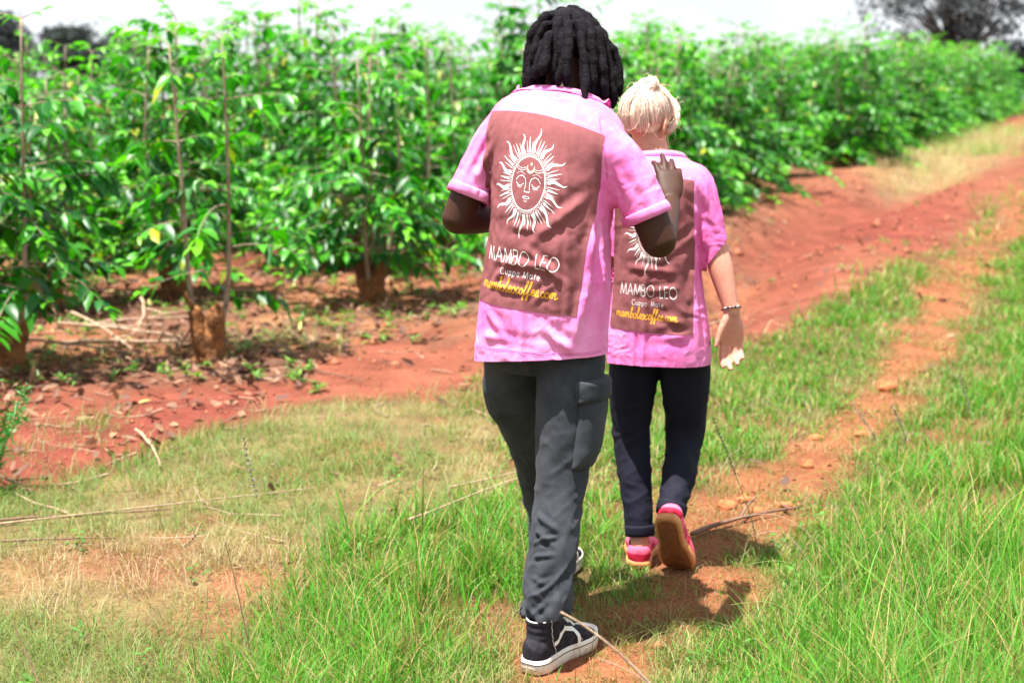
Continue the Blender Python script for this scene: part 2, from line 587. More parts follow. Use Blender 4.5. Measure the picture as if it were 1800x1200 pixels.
pl = mixc(pl, smooth01(fbm2(gx * 1.4, gy * 1.4, 4, 66), -0.15, 0.25) * smooth01(gy, 6.6, 8.4) * 0.95, vec(0.150, 0.072, 0.045))
gc = mixc(gc, zn['plant'], pl)
gc = mixc(gc, zn['straw'], vec(0.25, 0.185, 0.085))
rcol = mixc(np.broadcast_to(vec(0.198, 0.051, 0.034), gx.shape + (3,)), np.clip(0.35 + 1.3 * fbm2(gx * 0.7 - gy * 0.25, gy * 0.4, 4, 63), 0, 1), vec(0.255, 0.096, 0.052))
gc = mixc(gc, zn['road'], rcol)
gc = mixc(gc, 0.6 * zn['road'] * np.exp(-(line_dist(gx, gy, [(0.9, 9.6), (1.75, 11.6), (2.6, 14.2), (4.0, 17.6), (5.6, 20.6)]) / 0.9) ** 2), vec(0.165, 0.040, 0.029))  # gully shade put into the road colour as a darker red
gc = mixc(gc, zn['trail'], TRAILC)
# roughen the bare earth
rough = np.maximum(zn['plant'], zn['trail'])
gz_ = gz_ + 0.014 * rough * np.abs(fbm2(gx * 11, gy * 11, 3, 77)) * (gy < 12)
idx = np.arange(nx * ny).reshape(ny, nx)
q0, q1, q2, q3 = idx[:-1, :-1].ravel(), idx[:-1, 1:].ravel(), idx[1:, 1:].ravel(), idx[1:, :-1].ravel()
T = np.vstack([np.column_stack([q0, q1, q2]), np.column_stack([q0, q2, q3])])
m_ground = material('ground', attr=True, rough=0.95, spec=0.1, coords='Object',
                    var=[(3.0, 0.62, 0.38, 0.66, 6), (42, 0.6, 0.45, 0.75, 5), (150, 1.5, 0.55, 0.8, 3)], bump=(60, 0.7, 0.02), bump2=(14, 0.5, 0.04))
ground = put('ground', tri_mesh('ground', np.column_stack([gx.ravel(), gy.ravel(), gz_.ravel()]), T, m_ground, True, gc.reshape(-1, 3)))
tag(ground, 'red earth hillside with a trodden trail, dirt road and grass verges', kind='structure')
# ------------------------------------------------------------------ people: shared makers
UP = vec(0, 0, 1)

def hand(W, d, n, t, size=1.0, curl=(12, 14, 16, 22), spread=5, thumb=(0.75, 0.65, -0.1), thumb_bend=15):
    """wrist W, finger direction d, palm-facing n, towards-thumb t"""
    d, n = nrm(d), nrm(n); t = nrm(t - d * np.dot(t, d)); n = nrm(n - d * np.dot(n, d) - t * np.dot(n, t))
    S = size
    out = []
    rows = []
    for u, hw, ht in ((-0.02, 0.026, 0.019), (0.012, 0.027, 0.018), (0.04, 0.037, 0.018), (0.075, 0.041, 0.0155), (0.097, 0.040, 0.0135), (0.108, 0.034, 0.010)):
        rows.append((W + d * u * S, t, n, hw * S, ht * S, 2.6))
    out.append(loft(rows, 22, 16))
    fl = [(0.0295, 0.040, 0.026, 0.020, 0.0098), (0.0100, 0.044, 0.029, 0.022, 0.0102), (-0.0100, 0.041, 0.027, 0.021, 0.0097), (-0.0285, 0.032, 0.020, 0.018, 0.0086)]
    for k, (o, a, b, c, r) in enumerate(fl):
        ang = R(spread * (1.5 - k) * 0.8)
        fd = nrm(d * math.cos(ang) + t * math.sin(ang))
        p = W + (d * (0.094 - 0.004 * abs(k - 1)) + t * o) * S
        P = [p - fd * 0.018 * S, p]
        bend = 0
        for L, g in ((a, 0.6), (b, 1.1), (c, 0.8)):
            bend += R(curl[k]) * g
            p = p + (fd * math.cos(bend) + n * math.sin(bend)) * L * S
            P.append(p)
        out.append(limb(P, [r * S * 1.05, r * S * 1.04, r * S, r * S * 0.92, r * S * 0.78], 12, 26))
    td = nrm(t * thumb[0] + d * thumb[1] + n * thumb[2])
    p0 = W + (d * 0.012 + t * 0.014 + n * 0.006) * S
    p1 = p0 + td * 0.045 * S
    td2 = nrm(td * math.cos(R(thumb_bend)) + d * math.sin(R(thumb_bend)))
    p2 = p1 + td2 * 0.032 * S
    p3 = p2 + nrm(td2 + d * 0.15) * 0.024 * S
    out.append(limb([p0, p1, p2, p3], [0.015 * S, 0.0125 * S, 0.0098 * S, 0.0082 * S], 12, 24))
    return out

def head_parts(c, face, up, S=1.0):
    """skull, jaw, nose, lips, brow, ears; c = middle of the head"""
    face = nrm(face); up = nrm(up - face * np.dot(up, face)); right = np.cross(face, up)
    P = lambda x, y, z: c + (right * x + face * y + up * z) * S
    out = [ball(P(0, -0.008, 0.028), (right * 0.074 * S, face * 0.094 * S, up * 0.088 * S), 26, 18),
           ball(P(0, 0.032, -0.035), (right * 0.058 * S, face * 0.058 * S, up * 0.078 * S), 22, 16),
           ball(P(0, 0.070, -0.092), (right * 0.024 * S, face * 0.020 * S, up * 0.020 * S), 14, 10),
           limb([P(0, 0.088, 0.006), P(0, 0.100, -0.020), P(0, 0.108, -0.034)], [0.009 * S, 0.011 * S, 0.014 * S], 12, 14),
           ball(P(0, 0.088, -0.062), (right * 0.024 * S, face * 0.012 * S, up * 0.010 * S), 14, 10),
           ball(P(0.036, 0.072, 0.024), (right * 0.026 * S, face * 0.014 * S, up * 0.010 * S), 12, 8),
           ball(P(-0.036, 0.072, 0.024), (right * 0.026 * S, face * 0.014 * S, up * 0.010 * S), 12, 8),
           ball(P(0.032, 0.076, 0.005), (right * 0.014 * S, face * 0.011 * S, up * 0.009 * S), 12, 8),
           ball(P(-0.032, 0.076, 0.005), (right * 0.014 * S, face * 0.011 * S, up * 0.009 * S), 12, 8)]
    for s in (-1, 1):
        e = P(s * 0.076, -0.006, -0.010)
        ax = nrm(right * s * 0.7 - face * 0.7)
        bx = nrm(np.cross(up, ax))
        out.append(ball(e + ax * 0.008 * S, (bx * 0.007 * S, ax * 0.019 * S, nrm(up - face * 0.2) * 0.033 * S), 14, 12))
        out.append(ball(e - up * 0.026 * S, (bx * 0.007 * S, ax * 0.010 * S, up * 0.012 * S), 10, 8))
    return out

def person_obj(name, V, Fc, mat, parent, root, smooth=True, label=None):
    o = put(name, mesh_data(name, np.asarray(V) - root, Fc, mat, smooth), parent)
    if label:
        o['label'] = label
    if name in ('sun_emblem', 'lettering', 'hem_stitching', 'stitching'):
        o['kind'] = 'stuff'
    return o

class Cloth:
    """a garment skin that prints and pockets can be laid on"""
    def __init__(self, V, Fc):
        self.V, self.F = V, Fc
        self.tree = BVHTree.FromPolygons([Vector(v) for v in V], [list(f) for f in Fc])
    def hit(self, o, d, off):
        p, n, i, dist = self.tree.ray_cast(Vector(o), Vector(d))
        if p is None:
            return None
        return np.array(p) + (np.array(n) if np.dot(n, d) < 0 else -np.array(n)) * off * 0.6 - np.asarray(d) * off * 0.4

# ---- flat artwork, in metres on the print (x to the right, y up), as ribbons of varying width
def ribbon(pts, w, step=0.004, closed=False):
    P = np.asarray(pts, float)
    if closed:
        P = np.vstack([P, P[:1]])
    w = np.broadcast_to(np.asarray(w, float), (len(pts),)) if np.ndim(w) else np.full(len(pts), float(w))
    if closed:
        w = np.append(w, w[0])
    Q, W = [P[0]], [w[0]]
    for i in range(len(P) - 1):
        L = np.linalg.norm(P[i + 1] - P[i]); k = max(1, int(math.ceil(L / step)))
        for j in range(1, k + 1):
            Q.append(P[i] + (P[i + 1] - P[i]) * j / k); W.append(w[i] + (w[i + 1] - w[i]) * j / k)
    Q, W = np.array(Q), np.array(W)
    T_ = nrm(np.gradient(Q, axis=0)); N_ = np.column_stack([-T_[:, 1], T_[:, 0]])
    V = np.vstack([Q + N_ * W[:, None] / 2, Q - N_ * W[:, None] / 2]); n = len(Q)
    return V, [(i, i + n, i + n + 1, i + 1) for i in range(n - 1)]

def arc(cx, cy, rx, ry, a0, a1, n=18):
    t = np.radians(np.linspace(a0, a1, n))
    return np.column_stack([cx + rx * np.cos(t), cy + ry * np.sin(t)])

def sun_emblem(cx, cy, k=1.0):
    """oval sleeping face in a beaded ring with wavy rays: returns (white ribbons, cream ribbons)"""
    W, C = [], []
    rx, ry = 0.0540 * k, 0.0670 * k
    W.append(ribbon(arc(cx, cy, rx, ry, 0, 360, 60)[:-1], 0.0019 * k, closed=True))
    for i in range(40):                                  # beads round the rim
        a = 2 * math.pi * i / 40
        bx, by = cx + (rx + 0.0050 * k) * math.cos(a), cy + (ry + 0.0050 * k) * math.sin(a)
        W.append(ribbon(arc(bx, by, 0.0034 * k, 0.0034 * k, 0, 360, 9)[:-1], 0.0012 * k, closed=True))
    for i in range(14):                                  # flames and spears
        for j, (frac, L, wd, wav) in enumerate(((0.0, 0.056, 0.0098, 1), (0.48, 0.038, 0.0058, 0), (0.25, 0.030, 0.0016, 0), (0.70, 0.034, 0.0016, 0))):
            a = 2 * math.pi * (i + frac) / 14 + 0.16
            e = vec(math.cos(a), math.sin(a)); p0 = vec(cx + (rx + 0.0105 * k) * e[0], cy + (ry + 0.0105 * k) * e[1])
            L_ = L * k * (1 + 0.12 * math.sin(i * 2.7 + j))
            side = vec(-e[1], e[0]); pts, ws = [], []
            for u in np.linspace(0, 1, 12):
                pts.append(p0 + e * L_ * u + side * wav * 0.0062 * k * math.sin(u * 5.6 + 0.3) * (0.35 + u))
                ws.append(wd * k * (1 - u) ** (0.75 if wav else 0.9) + 0.0006 * k)
            W.append(ribbon(pts, ws))
    f = lambda pts, w=0.0015: W.append(ribbon([(cx + x * k, cy + y * k) for x, y in pts], w * k))
    for s in (-1, 1):
        f([(s * 0.008, -0.016), (s * 0.0065, 0.000), (s * 0.010, 0.012), (s * 0.020, 0.018), (s * 0.032, 0.015), (s * 0.040, 0.005)])
        f([(s * 0.013, -0.001), (s * 0.018, -0.005), (s * 0.025, -0.008), (s * 0.032, -0.006), (s * 0.038, 0.000)], 0.0016)
        f([(s * 0.017, -0.009), (s * 0.025, -0.0125), (s * 0.034, -0.009)], 0.0010)
        for q in range(7):
            f([(s * (0.013 + q * 0.0042), 0.0215 + 0.004 * math.sin(q * 0.55)), (s * (0.0145 + q * 0.0042), 0.0228 + 0.004 * math.sin(q * 0.55))], 0.0017)
        f([(s * 0.013, 0.034), (s * 0.024, 0.030), (s * 0.036, 0.032), (s * 0.044, 0.037)], 0.0012)
        f([(s * 0.013, 0.039), (s * 0.024, 0.0355), (s * 0.034, 0.0375), (s * 0.040, 0.0415)], 0.0011)
    f([(-0.010, -0.018), (-0.006, -0.022), (-0.002, -0.020), (0, -0.023), (0.003, -0.020), (0.007, -0.022), (0.010, -0.018)])
    f([(-0.012, -0.035), (-0.005, -0.0315), (0, -0.033), (0.005, -0.0315), (0.012, -0.035), (0.004, -0.038), (-0.004, -0.038), (-0.012, -0.035)])
    f([(-0.006, -0.043), (0, -0.045), (0.006, -0.043)], 0.0013)
    mc = (cx + 0.003 * k, cy + 0.040 * k)
    t = np.radians(np.linspace(150, 390, 20))
    C.append(ribbon(np.column_stack([mc[0] + 0.0115 * k * np.cos(t), mc[1] + 0.0115 * k * np.sin(t)]), 0.0062 * k * np.sin(np.linspace(0.12, math.pi - 0.12, 20))))
    C.append(ribbon(arc(mc[0] + 0.001 * k, mc[1] + 0.009 * k, 0.0018 * k, 0.0018 * k, 0, 360, 8), 0.0034 * k))
    return W, C

CAPS = {
    'M': (0.92, [[(0, 0), (0.10, 1), (0.46, 0.06), (0.82, 1), (0.92, 0)]]),
    'A': (0.80, [[(0, 0), (0.40, 1), (0.80, 0)], [(0.14, 0.34), (0.66, 0.34)]]),
    'B': (0.54, [[(0, 0), (0, 1), (0.26, 1), (0.42, 0.92), (0.45, 0.77), (0.40, 0.60), (0.26, 0.54), (0, 0.54)], [(0.26, 0.54), (0.46, 0.46), (0.54, 0.28), (0.46, 0.08), (0.26, 0), (0, 0)]]),
    'O': (0.98, [arc(0.49, 0.5, 0.49, 0.51, 90, 450, 26)]),
    'L': (0.44, [[(0, 1), (0, 0), (0.44, 0)]]),
    'E': (0.46, [[(0.46, 1), (0, 1), (0, 0), (0.46, 0)], [(0, 0.53), (0.42, 0.53)]]),
    'C': (0.85, [arc(0.5, 0.5, 0.48, 0.51, 42, 318, 20)]),
    'u': (0.5, [[(0, 0.66), (0, 0.25), (0.06, 0.08), (0.22, 0), (0.38, 0.06), (0.46, 0.22)], [(0.46, 0.66), (0.46, 0)]]),
    'p': (0.56, [[(0, 0.66), (0, -0.32)], arc(0.27, 0.33, 0.27, 0.33, 180, 540, 18)]),
    'a': (0.56, [[(0.54, 0.66), (0.54, 0)], arc(0.27, 0.33, 0.27, 0.33, 0, 360, 18)]),
    't': (0.34, [[(0.15, 0.95), (0.15, 0)], [(0, 0.64), (0.32, 0.64)]]),
    'e': (0.56, [np.vstack([[(0.02, 0.36)], arc(0.28, 0.33, 0.27, 0.33, 5, 318, 18)])]),
    ' ': (0.42, []),
}
SCRIPT = {
    'm': (0.92, [[(0, 0.10), (0.08, 0.46), (0.12, 0.50), (0.10, 0.0), (0.16, 0.36), (0.30, 0.52), (0.38, 0.44), (0.36, 0.0), (0.42, 0.34), (0.57, 0.52), (0.66, 0.42), (0.64, 0.12), (0.72, 0.0), (0.84, 0.06), (0.94, 0.18)]]),
    'a': (0.58, [[(0.44, 0.46), (0.26, 0.54), (0.08, 0.38), (0.04, 0.16), (0.16, 0.0), (0.30, 0.08), (0.44, 0.48), (0.42, 0.12), (0.50, 0.0), (0.62, 0.16)]]),
    'b': (0.56, [[(0.0, 0.15), (0.14, 0.62), (0.26, 1.0), (0.20, 1.12), (0.10, 1.0), (0.06, 0.4), (0.10, 0.05), (0.24, 0.0), (0.38, 0.14), (0.38, 0.38), (0.28, 0.50), (0.14, 0.40), (0.30, 0.42), (0.58, 0.40)]]),
    'o': (0.52, [[(0.30, 0.50), (0.12, 0.46), (0.02, 0.22), (0.10, 0.02), (0.26, 0.0), (0.40, 0.16), (0.40, 0.38), (0.28, 0.50), (0.30, 0.38), (0.54, 0.36)]]),
    'l': (0.38, [[(0.0, 0.15), (0.16, 0.62), (0.26, 1.02), (0.20, 1.14), (0.10, 1.0), (0.06, 0.3), (0.14, 0.0), (0.28, 0.04), (0.40, 0.18)]]),
    'e': (0.46, [[(0.0, 0.16), (0.22, 0.24), (0.34, 0.40), (0.26, 0.52), (0.12, 0.44), (0.06, 0.20), (0.14, 0.02), (0.30, 0.02), (0.48, 0.18)]]),
    'c': (0.46, [[(0.36, 0.40), (0.28, 0.51), (0.12, 0.44), (0.04, 0.20), (0.12, 0.02), (0.28, 0.01), (0.48, 0.18)]]),
    'f': (0.42, [[(0.0, 0.15), (0.18, 0.6), (0.32, 1.0), (0.26, 1.14), (0.16, 1.0), (0.10, 0.3), (0.06, -0.30), (0.00, -0.44), (-0.06, -0.30), (0.08, 0.0), (0.24, 0.04), (0.44, 0.18)]]),
    '.': (0.26, [arc(0.06, 0.05, 0.03, 0.03, 0, 360, 8)]),
}

def lettering(text, font, x0, x1, y, h, w, gap, slant=0.0, curve=False):
    tot = sum(font[c][0] for c in text) + gap * (len(text) - 1)
    kx = (x1 - x0) / tot
    out, x = [], 0
    for c in text:
        adv, strokes = font[c]
        for s in strokes:
            P = np.asarray(s, float)
            if curve:
                P = catmull(P, len(P) * 4)
            else:                                    # square corners: break the stroke where it turns sharply
                d_ = nrm(np.diff(P, axis=0)); cuts_ = [0] + [i + 1 for i in range(len(d_) - 1) if np.dot(d_[i], d_[i + 1]) < 0.55] + [len(P) - 1]
                if len(cuts_) > 2:
                    for a_, b_ in zip(cuts_[:-1], cuts_[1:]):
                        Q = P[a_:b_ + 1]
                        out.append(ribbon(np.column_stack([x0 + (x + Q[:, 0]) * kx, y + Q[:, 1] * h]), w, 0.003))
                    continue
            out.append(ribbon(np.column_stack([x0 + (x + P[:, 0]) * kx + slant * P[:, 1] * h, y + P[:, 1] * h]), w, 0.003))
        x += adv + gap
    return out

def lay(parts, cloth, place, d, off):
    """puts flat ribbons on the cloth"""
    V, Fc, o = [], [], 0
    for q, (v, f) in enumerate(parts):
        pts = [cloth.hit(place(x, y), d, off + 0.00004 * (q % 6)) for x, y in v]
        ok = {i for i, p in enumerate(pts) if p is not None}
        V.extend([p if p is not None else np.zeros(3) for p in pts])
        Fc.extend([tuple(i + o for i in t) for t in f if all(i in ok for i in t)])
        o += len(v)
    V = np.array(V)
    keep = []
    for f in Fc:
        P = V[list(f)]
        if max(np.linalg.norm(P[i] - P[i - 1]) for i in range(len(P))) < 0.05:
            keep.append(f)
    return V, keep

def biggest(V, Fc):
    """only the largest connected piece"""
    par = list(range(len(V)))
    def find(a):
        while par[a] != a:
            par[a] = par[par[a]]; a = par[a]
        return a
    for f_ in Fc:
        a = find(f_[0])
        for q in f_[1:]:
            par[find(q)] = a
    from collections import Counter
    c = Counter(find(f_[0]) for f_ in Fc)
    if not c:
        return V, Fc
    k = c.most_common(1)[0][0]
    Fc = [f_ for f_ in Fc if find(f_[0]) == k]
    used = sorted({i for f_ in Fc for i in f_}); m_ = {o: i for i, o in enumerate(used)}
    return np.asarray(V)[used], [tuple(m_[i] for i in f_) for f_ in Fc]

def drape(V, Fc, collider, pin_at, pin_r, frames_=24, shrink=-0.06, bend=0.12, stiff=12):
    """lets a sewn garment hang on the body under gravity"""
    me = bpy.data.meshes.new('work'); me.from_pydata(V.tolist(), [], Fc); me.update()
    o = bpy.data.objects.new('work', me); COL.objects.link(o)
    vg = o.vertex_groups.new(name='pin')
    for k in np.nonzero(np.linalg.norm(V - pin_at, axis=1) < pin_r)[0]:
        vg.add([int(k)], 1.0, 'REPLACE')
    cm = bpy.data.meshes.new('work'); cm.from_pydata(collider[0].tolist(), [], collider[1]); cm.update()
    co = bpy.data.objects.new('work', cm); COL.objects.link(co)
    co.modifiers.new('c', 'COLLISION')
    co.collision.thickness_outer = 0.004; co.collision.cloth_friction = 6; co.collision.damping = 0.8
    m = o.modifiers.new('cloth', 'CLOTH'); st = m.settings
    st.quality = 5; st.mass = 0.25; st.tension_stiffness = stiff; st.compression_stiffness = stiff; st.shear_stiffness = stiff * 0.4; st.bending_stiffness = bend
    st.air_damping = 2.0; st.tension_damping = 8; st.compression_damping = 8; st.shear_damping = 8
    st.vertex_group_mass = 'pin'; st.pin_stiffness = 1.0; st.shrink_min = shrink
    m.collision_settings.collision_quality = 2; m.collision_settings.distance_min = 0.004; m.collision_settings.use_self_collision = False
    m.point_cache.frame_start = 1; m.point_cache.frame_end = frames_
    for fr in range(1, frames_ + 1):
        scene.frame_set(fr)
    sb = o.modifiers.new('s', 'SUBSURF'); sb.levels = 2; sb.render_levels = 2
    dg = bpy.context.evaluated_depsgraph_get()
    e = bpy.data.meshes.new_from_object(o.evaluated_get(dg))
    v = np.empty(len(e.vertices) * 3); e.vertices.foreach_get('co', v)
    fc = [tuple(p.vertices) for p in e.polygons]
    for q in (o, co):
        bpy.data.objects.remove(q)
    for q in (me, cm, e):
        bpy.data.meshes.remove(q)
    scene.frame_set(1)
    return biggest(v.reshape(-1, 3), fc)

def rim_loops(V, Fc):
    """ordered open edges of a garment: list of vertex index loops"""
    cnt = {}
    for f_ in Fc:
        for i in range(len(f_)):
            a, b = f_[i], f_[(i + 1) % len(f_)]
            k = (min(a, b), max(a, b)); cnt[k] = cnt.get(k, 0) + 1
    nb = {}
    for (a, b), c in cnt.items():
        if c == 1:
            nb.setdefault(a, []).append(b); nb.setdefault(b, []).append(a)
    seen, loops = set(), []
    for st in nb:
        if st in seen:
            continue
        L = [st]; seen.add(st); cur = st
        while True:
            nx_ = [q for q in nb[cur] if q not in seen]
            if not nx_:
                break
            cur = nx_[0]; seen.add(cur); L.append(cur)
        if len(L) > 20:
            loops.append(L)
    return loops

def rim_rings(V, Fc, N_, loop, prof):
    """rings beside an open edge: prof = [(distance into the cloth, height above it)]"""
    nbr = {i: [] for i in loop}
    S = set(loop)
    for f_ in Fc:
        if any(i in S for i in f_):
            c = V[list(f_)].mean(0)
            for i in f_:
                if i in S: nbr[i].append(c)
    inn = np.array([np.mean(nbr[i], 0) - V[i] for i in loop])
    tg = np.roll(V[loop], -1, 0) - np.roll(V[loop], 1, 0); tg = nrm(tg)
    inn = nrm(inn - tg * (inn * tg).sum(1)[:, None])
    for _ in range(12):
        inn = nrm(inn * 2 + np.roll(inn, 1, 0) + np.roll(inn, -1, 0))
    nn = N_[loop]
    for _ in range(4):
        nn = nrm(nn * 2 + np.roll(nn, 1, 0) + np.roll(nn, -1, 0))
    return np.array([V[loop] + inn * d + nn * h for d, h in prof])

def open_tube(rings):
    m, n, _ = rings.shape
    return rings.reshape(-1, 3), [(i * n + j, i * n + (j + 1) % n, (i + 1) * n + (j + 1) % n, (i + 1) * n + j) for i in range(m - 1) for j in range(n)]

def sew(parts, cuts, collider, pin_at, pin_r, voxel=0.0135, shrink=-0.06):
    V, Fc = fuse(parts, voxel, 5)
    V, Fc = cut(V, Fc, cuts, 0)
    V, Fc = biggest(V, Fc)
    return drape(V, Fc, collider, pin_at, pin_r, shrink=shrink)

def finish_rims(V, Fc, cuff_at=(), neck=None):
    """folds every open edge inwards; returns the mesh, the cuff bands and the collar band"""
    N_ = normals_of(V, Fc)
    bands, collar = [], None
    extra_v, extra_f, o = [], [], len(V)
    for L in rim_loops(V, Fc):
        c = V[L].mean(0)
        R_ = rim_rings(V, Fc, N_, L, [(0, 0), (0.002, -0.003), (0.016, -0.004)])
        v, q = open_tube(R_); extra_v.append(v); extra_f += [tuple(i + o for i in t) for t in q]; o += len(v)
        if neck is not None and np.linalg.norm(c - neck) < 0.08:
            collar = open_tube(rim_rings(V, Fc, N_, L, [(0.004, -0.002), (-0.003, 0.0015), (-0.001, 0.0035), (0.016, 0.0035), (0.018, 0.0005)]))
        for k in cuff_at:
            if np.linalg.norm(c - k) < 0.07:
                bands.append(open_tube(rim_rings(V, Fc, N_, L, [(0.006, -0.003), (-0.003, 0.0005), (-0.002, 0.0055), (0.010, 0.0075), (0.022, 0.007), (0.027, 0.004), (0.026, -0.001)])))
    return np.vstack([V] + extra_v), Fc + extra_f, bands, collar

def print_on(shirt_obj, root, cloth, corners, base, r, f, bow, mats):
    """back print: brown panel, white sun, lettering. corners = TL, TR, BL, BR as (sideways, height)"""
    W_, H_ = 0.36, 0.49
    TL, TR, BL, BR = [np.asarray(c, float) for c in corners]
    def place(x, y):
        u, v = x / W_ + 0.5, y / H_
        q = (BL * (1 - u) + BR * u) * (1 - v) + (TL * (1 - u) + TR * u) * v
        return base + r * q[0] + UP * (q[1] + bow * v * (1 - (2 * u - 1) ** 2)) - f * 0.8
    nx_, ny_ = 78, 104
    g = [(x, y) for y in np.linspace(0, H_, ny_) for x in np.linspace(-W_ / 2, W_ / 2, nx_)]
    fc = [(j * nx_ + i, j * nx_ + i + 1, (j + 1) * nx_ + i + 1, (j + 1) * nx_ + i) for j in range(ny_ - 1) for i in range(nx_ - 1)]
    V, F_ = biggest(*lay([(np.array(g), fc)], cloth, place, f, 0.0019))
    panel = person_obj('print_panel', V, F_, mats[0], shirt_obj, root, label='dusty brown printed panel on the back of the shirt')
    cloth = Cloth(V, F_)
    white, cream = sun_emblem(-0.004, 0.318, 1.0)
    V, F_ = lay(white, cloth, place, f, 0.0004)
    person_obj('sun_emblem', V, F_, mats[1], shirt_obj, root, label='white line drawing of a sleeping sun face with wavy rays')
    V, F_ = lay(cream, cloth, place, f, 0.0006)
    person_obj('crescent_moon', V, F_, mats[3], shirt_obj, root)
    V, F_ = lay(lettering('MAMBO LEO', CAPS, -0.132, 0.118, 0.112, 0.036, 0.0027, 0.20), cloth, place, f, 0.0004)
    person_obj('lettering', V, F_, mats[1], shirt_obj, root, label='thin white capitals reading MAMBO LEO')
    V, F_ = lay(lettering('Cuppa Mate', CAPS, -0.075, 0.062, 0.082, 0.0160, 0.0018, 0.40), cloth, place, f, 0.0004)
    person_obj('lettering', V, F_, mats[1], shirt_obj, root, label='small white letters reading Cuppa Mate')
    V, F_ = lay(lettering('mamboleocoffee.com', SCRIPT, -0.150, 0.122, 0.040, 0.031, 0.0035, 0.0, 0.18, True), cloth, place, f, 0.0004)
    person_obj('lettering', V, F_, mats[2], shirt_obj, root, label='yellow brush script reading mamboleocoffee.com')

def shoe_shape(L, high=False, wide=1.0):
    """upper (closed shapes) in shoe space: x forward from the heel, y left, z up; and outline of the sole"""
    X = np.array([0, 0.03, 0.10, 0.25, 0.45, 0.62, 0.78, 0.90, 0.97, 1.0])
    Wd = np.array([0.014, 0.026, 0.035, 0.036, 0.037, 0.047, 0.051, 0.043, 0.028, 0.009]) * L / 0.28 * wide
    Ht = np.array([0.066, 0.080, 0.086, 0.086, 0.088, 0.074, 0.056, 0.046, 0.038, 0.028]) * L / 0.28
    rows = []
    for x, w, h in zip(X, Wd, Ht):
        rows.append((vec(x * L, 0.006 * math.sin(x * 3.1), 0.018 + (h - 0.018) / 2), vec(0, 1, 0), vec(0, 0, 1), w, (h - 0.012) / 2, 2.5))
    up = [loft(rows, 30, 44)]
    if high:
        rr = [(0.055, 0.038, 0.050), (0.085, 0.037, 0.050), (0.115, 0.039, 0.050), (0.140, 0.040, 0.052), (0.165, 0.041, 0.053)]
        up.append(limb([vec(0.085, 0, 0.125), vec(0.125, 0, 0.092), vec(0.175, 0.002, 0.062)], [0.030, 0.031, 0.030], 18, 24))
        up.append(loft([(vec(0.062 + (z - 0.055) * 0.06, 0, z), vec(0, 1, 0), vec(1, 0, 0), a, b, 2.2) for z, a, b in rr], 30, 20))
    return up, X * L, Wd

def sole_mesh(L, X, Wd, z0, z1, grow=0.003, mid=None):
    xs_ = np.concatenate([catmull(np.column_stack([X, Wd]), 40), []], axis=0) if False else catmull(np.column_stack([X, Wd]), 40)
    left = np.column_stack([xs_[:, 0], xs_[:, 1] + grow + 0.006 * np.sin(xs_[:, 0] / L * 3.1)])
    right = np.column_stack([xs_[::-1, 0], -(xs_[::-1, 1] + grow) + 0.006 * np.sin(xs_[::-1, 0] / L * 3.1)])
    o = np.vstack([left, right])
    o[:, 0] += np.where(o[:, 0] < 0.01, -grow, 0) + np.where(o[:, 0] > L - 0.01, grow, 0)
    c = o.mean(0)
    rings = []
    for z, k in ((z0, 0.93), (z0 + 0.003, 0.99), (z0 + (z1 - z0) * 0.5, 1.0), (z1 - 0.002, 0.995), (z1, 0.96)):
        p = c + (o - c) * k
        rings.append(np.column_stack([p, np.full(len(p), z) + 0.010 * np.clip((p[:, 0] / L - 0.72) / 0.28, 0, 1) ** 2]))
    return rings_to_mesh(np.array(rings)[:, ::-1], True)

def xf(V, M, o):
    return np.asarray(V) @ M + o      # rows of M: world directions of shoe x, y, z

# cloth, skin, shoe materials
m_pink = material('pink_cotton', (0.79, 0.165, 0.465), 0.9, 0.12, var=[(4, (0.85, 0.40, 0.66), 0.42, 0.78, 4), (60, (0.84, 0.36, 0.63), 0.55, 0.95, 3)], bump=(420, 0.25, 0.002), ridge=(5.0, 0.55, 0.012, (1, 1, 1.6)))
m_panel = material('brown_print', (0.235, 0.080, 0.086), 0.9, 0.12, var=[(70, 0.82, 0.45, 0.8, 4)], bump=(420, 0.22, 0.002), ridge=(5.0, 0.55, 0.012, (1, 1, 1.6)))
m_white = material('white_print', (0.84, 0.80, 0.78), 0.85, 0.2, bump=(420, 0.2, 0.002))
m_yellow = material('yellow_print', (0.80, 0.40, 0.04), 0.85, 0.2, bump=(420, 0.2, 0.002))
m_cream = material('cream_print', (0.85, 0.70, 0.48), 0.85, 0.2)
PRINT = (m_panel, m_white, m_yellow, m_cream)
m_skin_d = material('dark_skin', (0.052, 0.020, 0.011), 0.55, 0.22, var=(18, 0.72, 0.4, 0.75, 4), bump=(160, 0.12, 0.002))
m_skin_l = material('pale_skin', (0.56, 0.275, 0.195), 0.55, 0.3, var=[(14, (0.60, 0.22, 0.16), 0.42, 0.72, 4), (70, (0.50, 0.20, 0.14), 0.5, 0.85, 3)], bump=(170, 0.10, 0.002), subsurf=0.12)
m_dread = material('dreadlock_hair', (0.0060, 0.0045, 0.0070), 0.75, 0.12, var=(260, (0.030, 0.021, 0.030), 0.52, 0.8, 3), bump=(330, 1.0, 0.006), bump2=(110, 0.8, 0.006))
m_blond = material('blond_hair', (0.84, 0.66, 0.53), 0.45, 0.5, var=[(90, (0.62, 0.38, 0.30), 0.45, 0.8, 3)], bump=(240, 0.3, 0.002), sheen=0.2)
m_cargo = material('charcoal_twill', (0.025, 0.027, 0.035), 0.85, 0.22, var=[(9, (0.048, 0.051, 0.062), 0.42, 0.72, 5), (300, 1.35, 0.5, 0.8, 2)], bump=(480, 0.25, 0.002), ridge=(6.0, 0.6, 0.010, (1, 1, 1.5)), sheen=0.03)
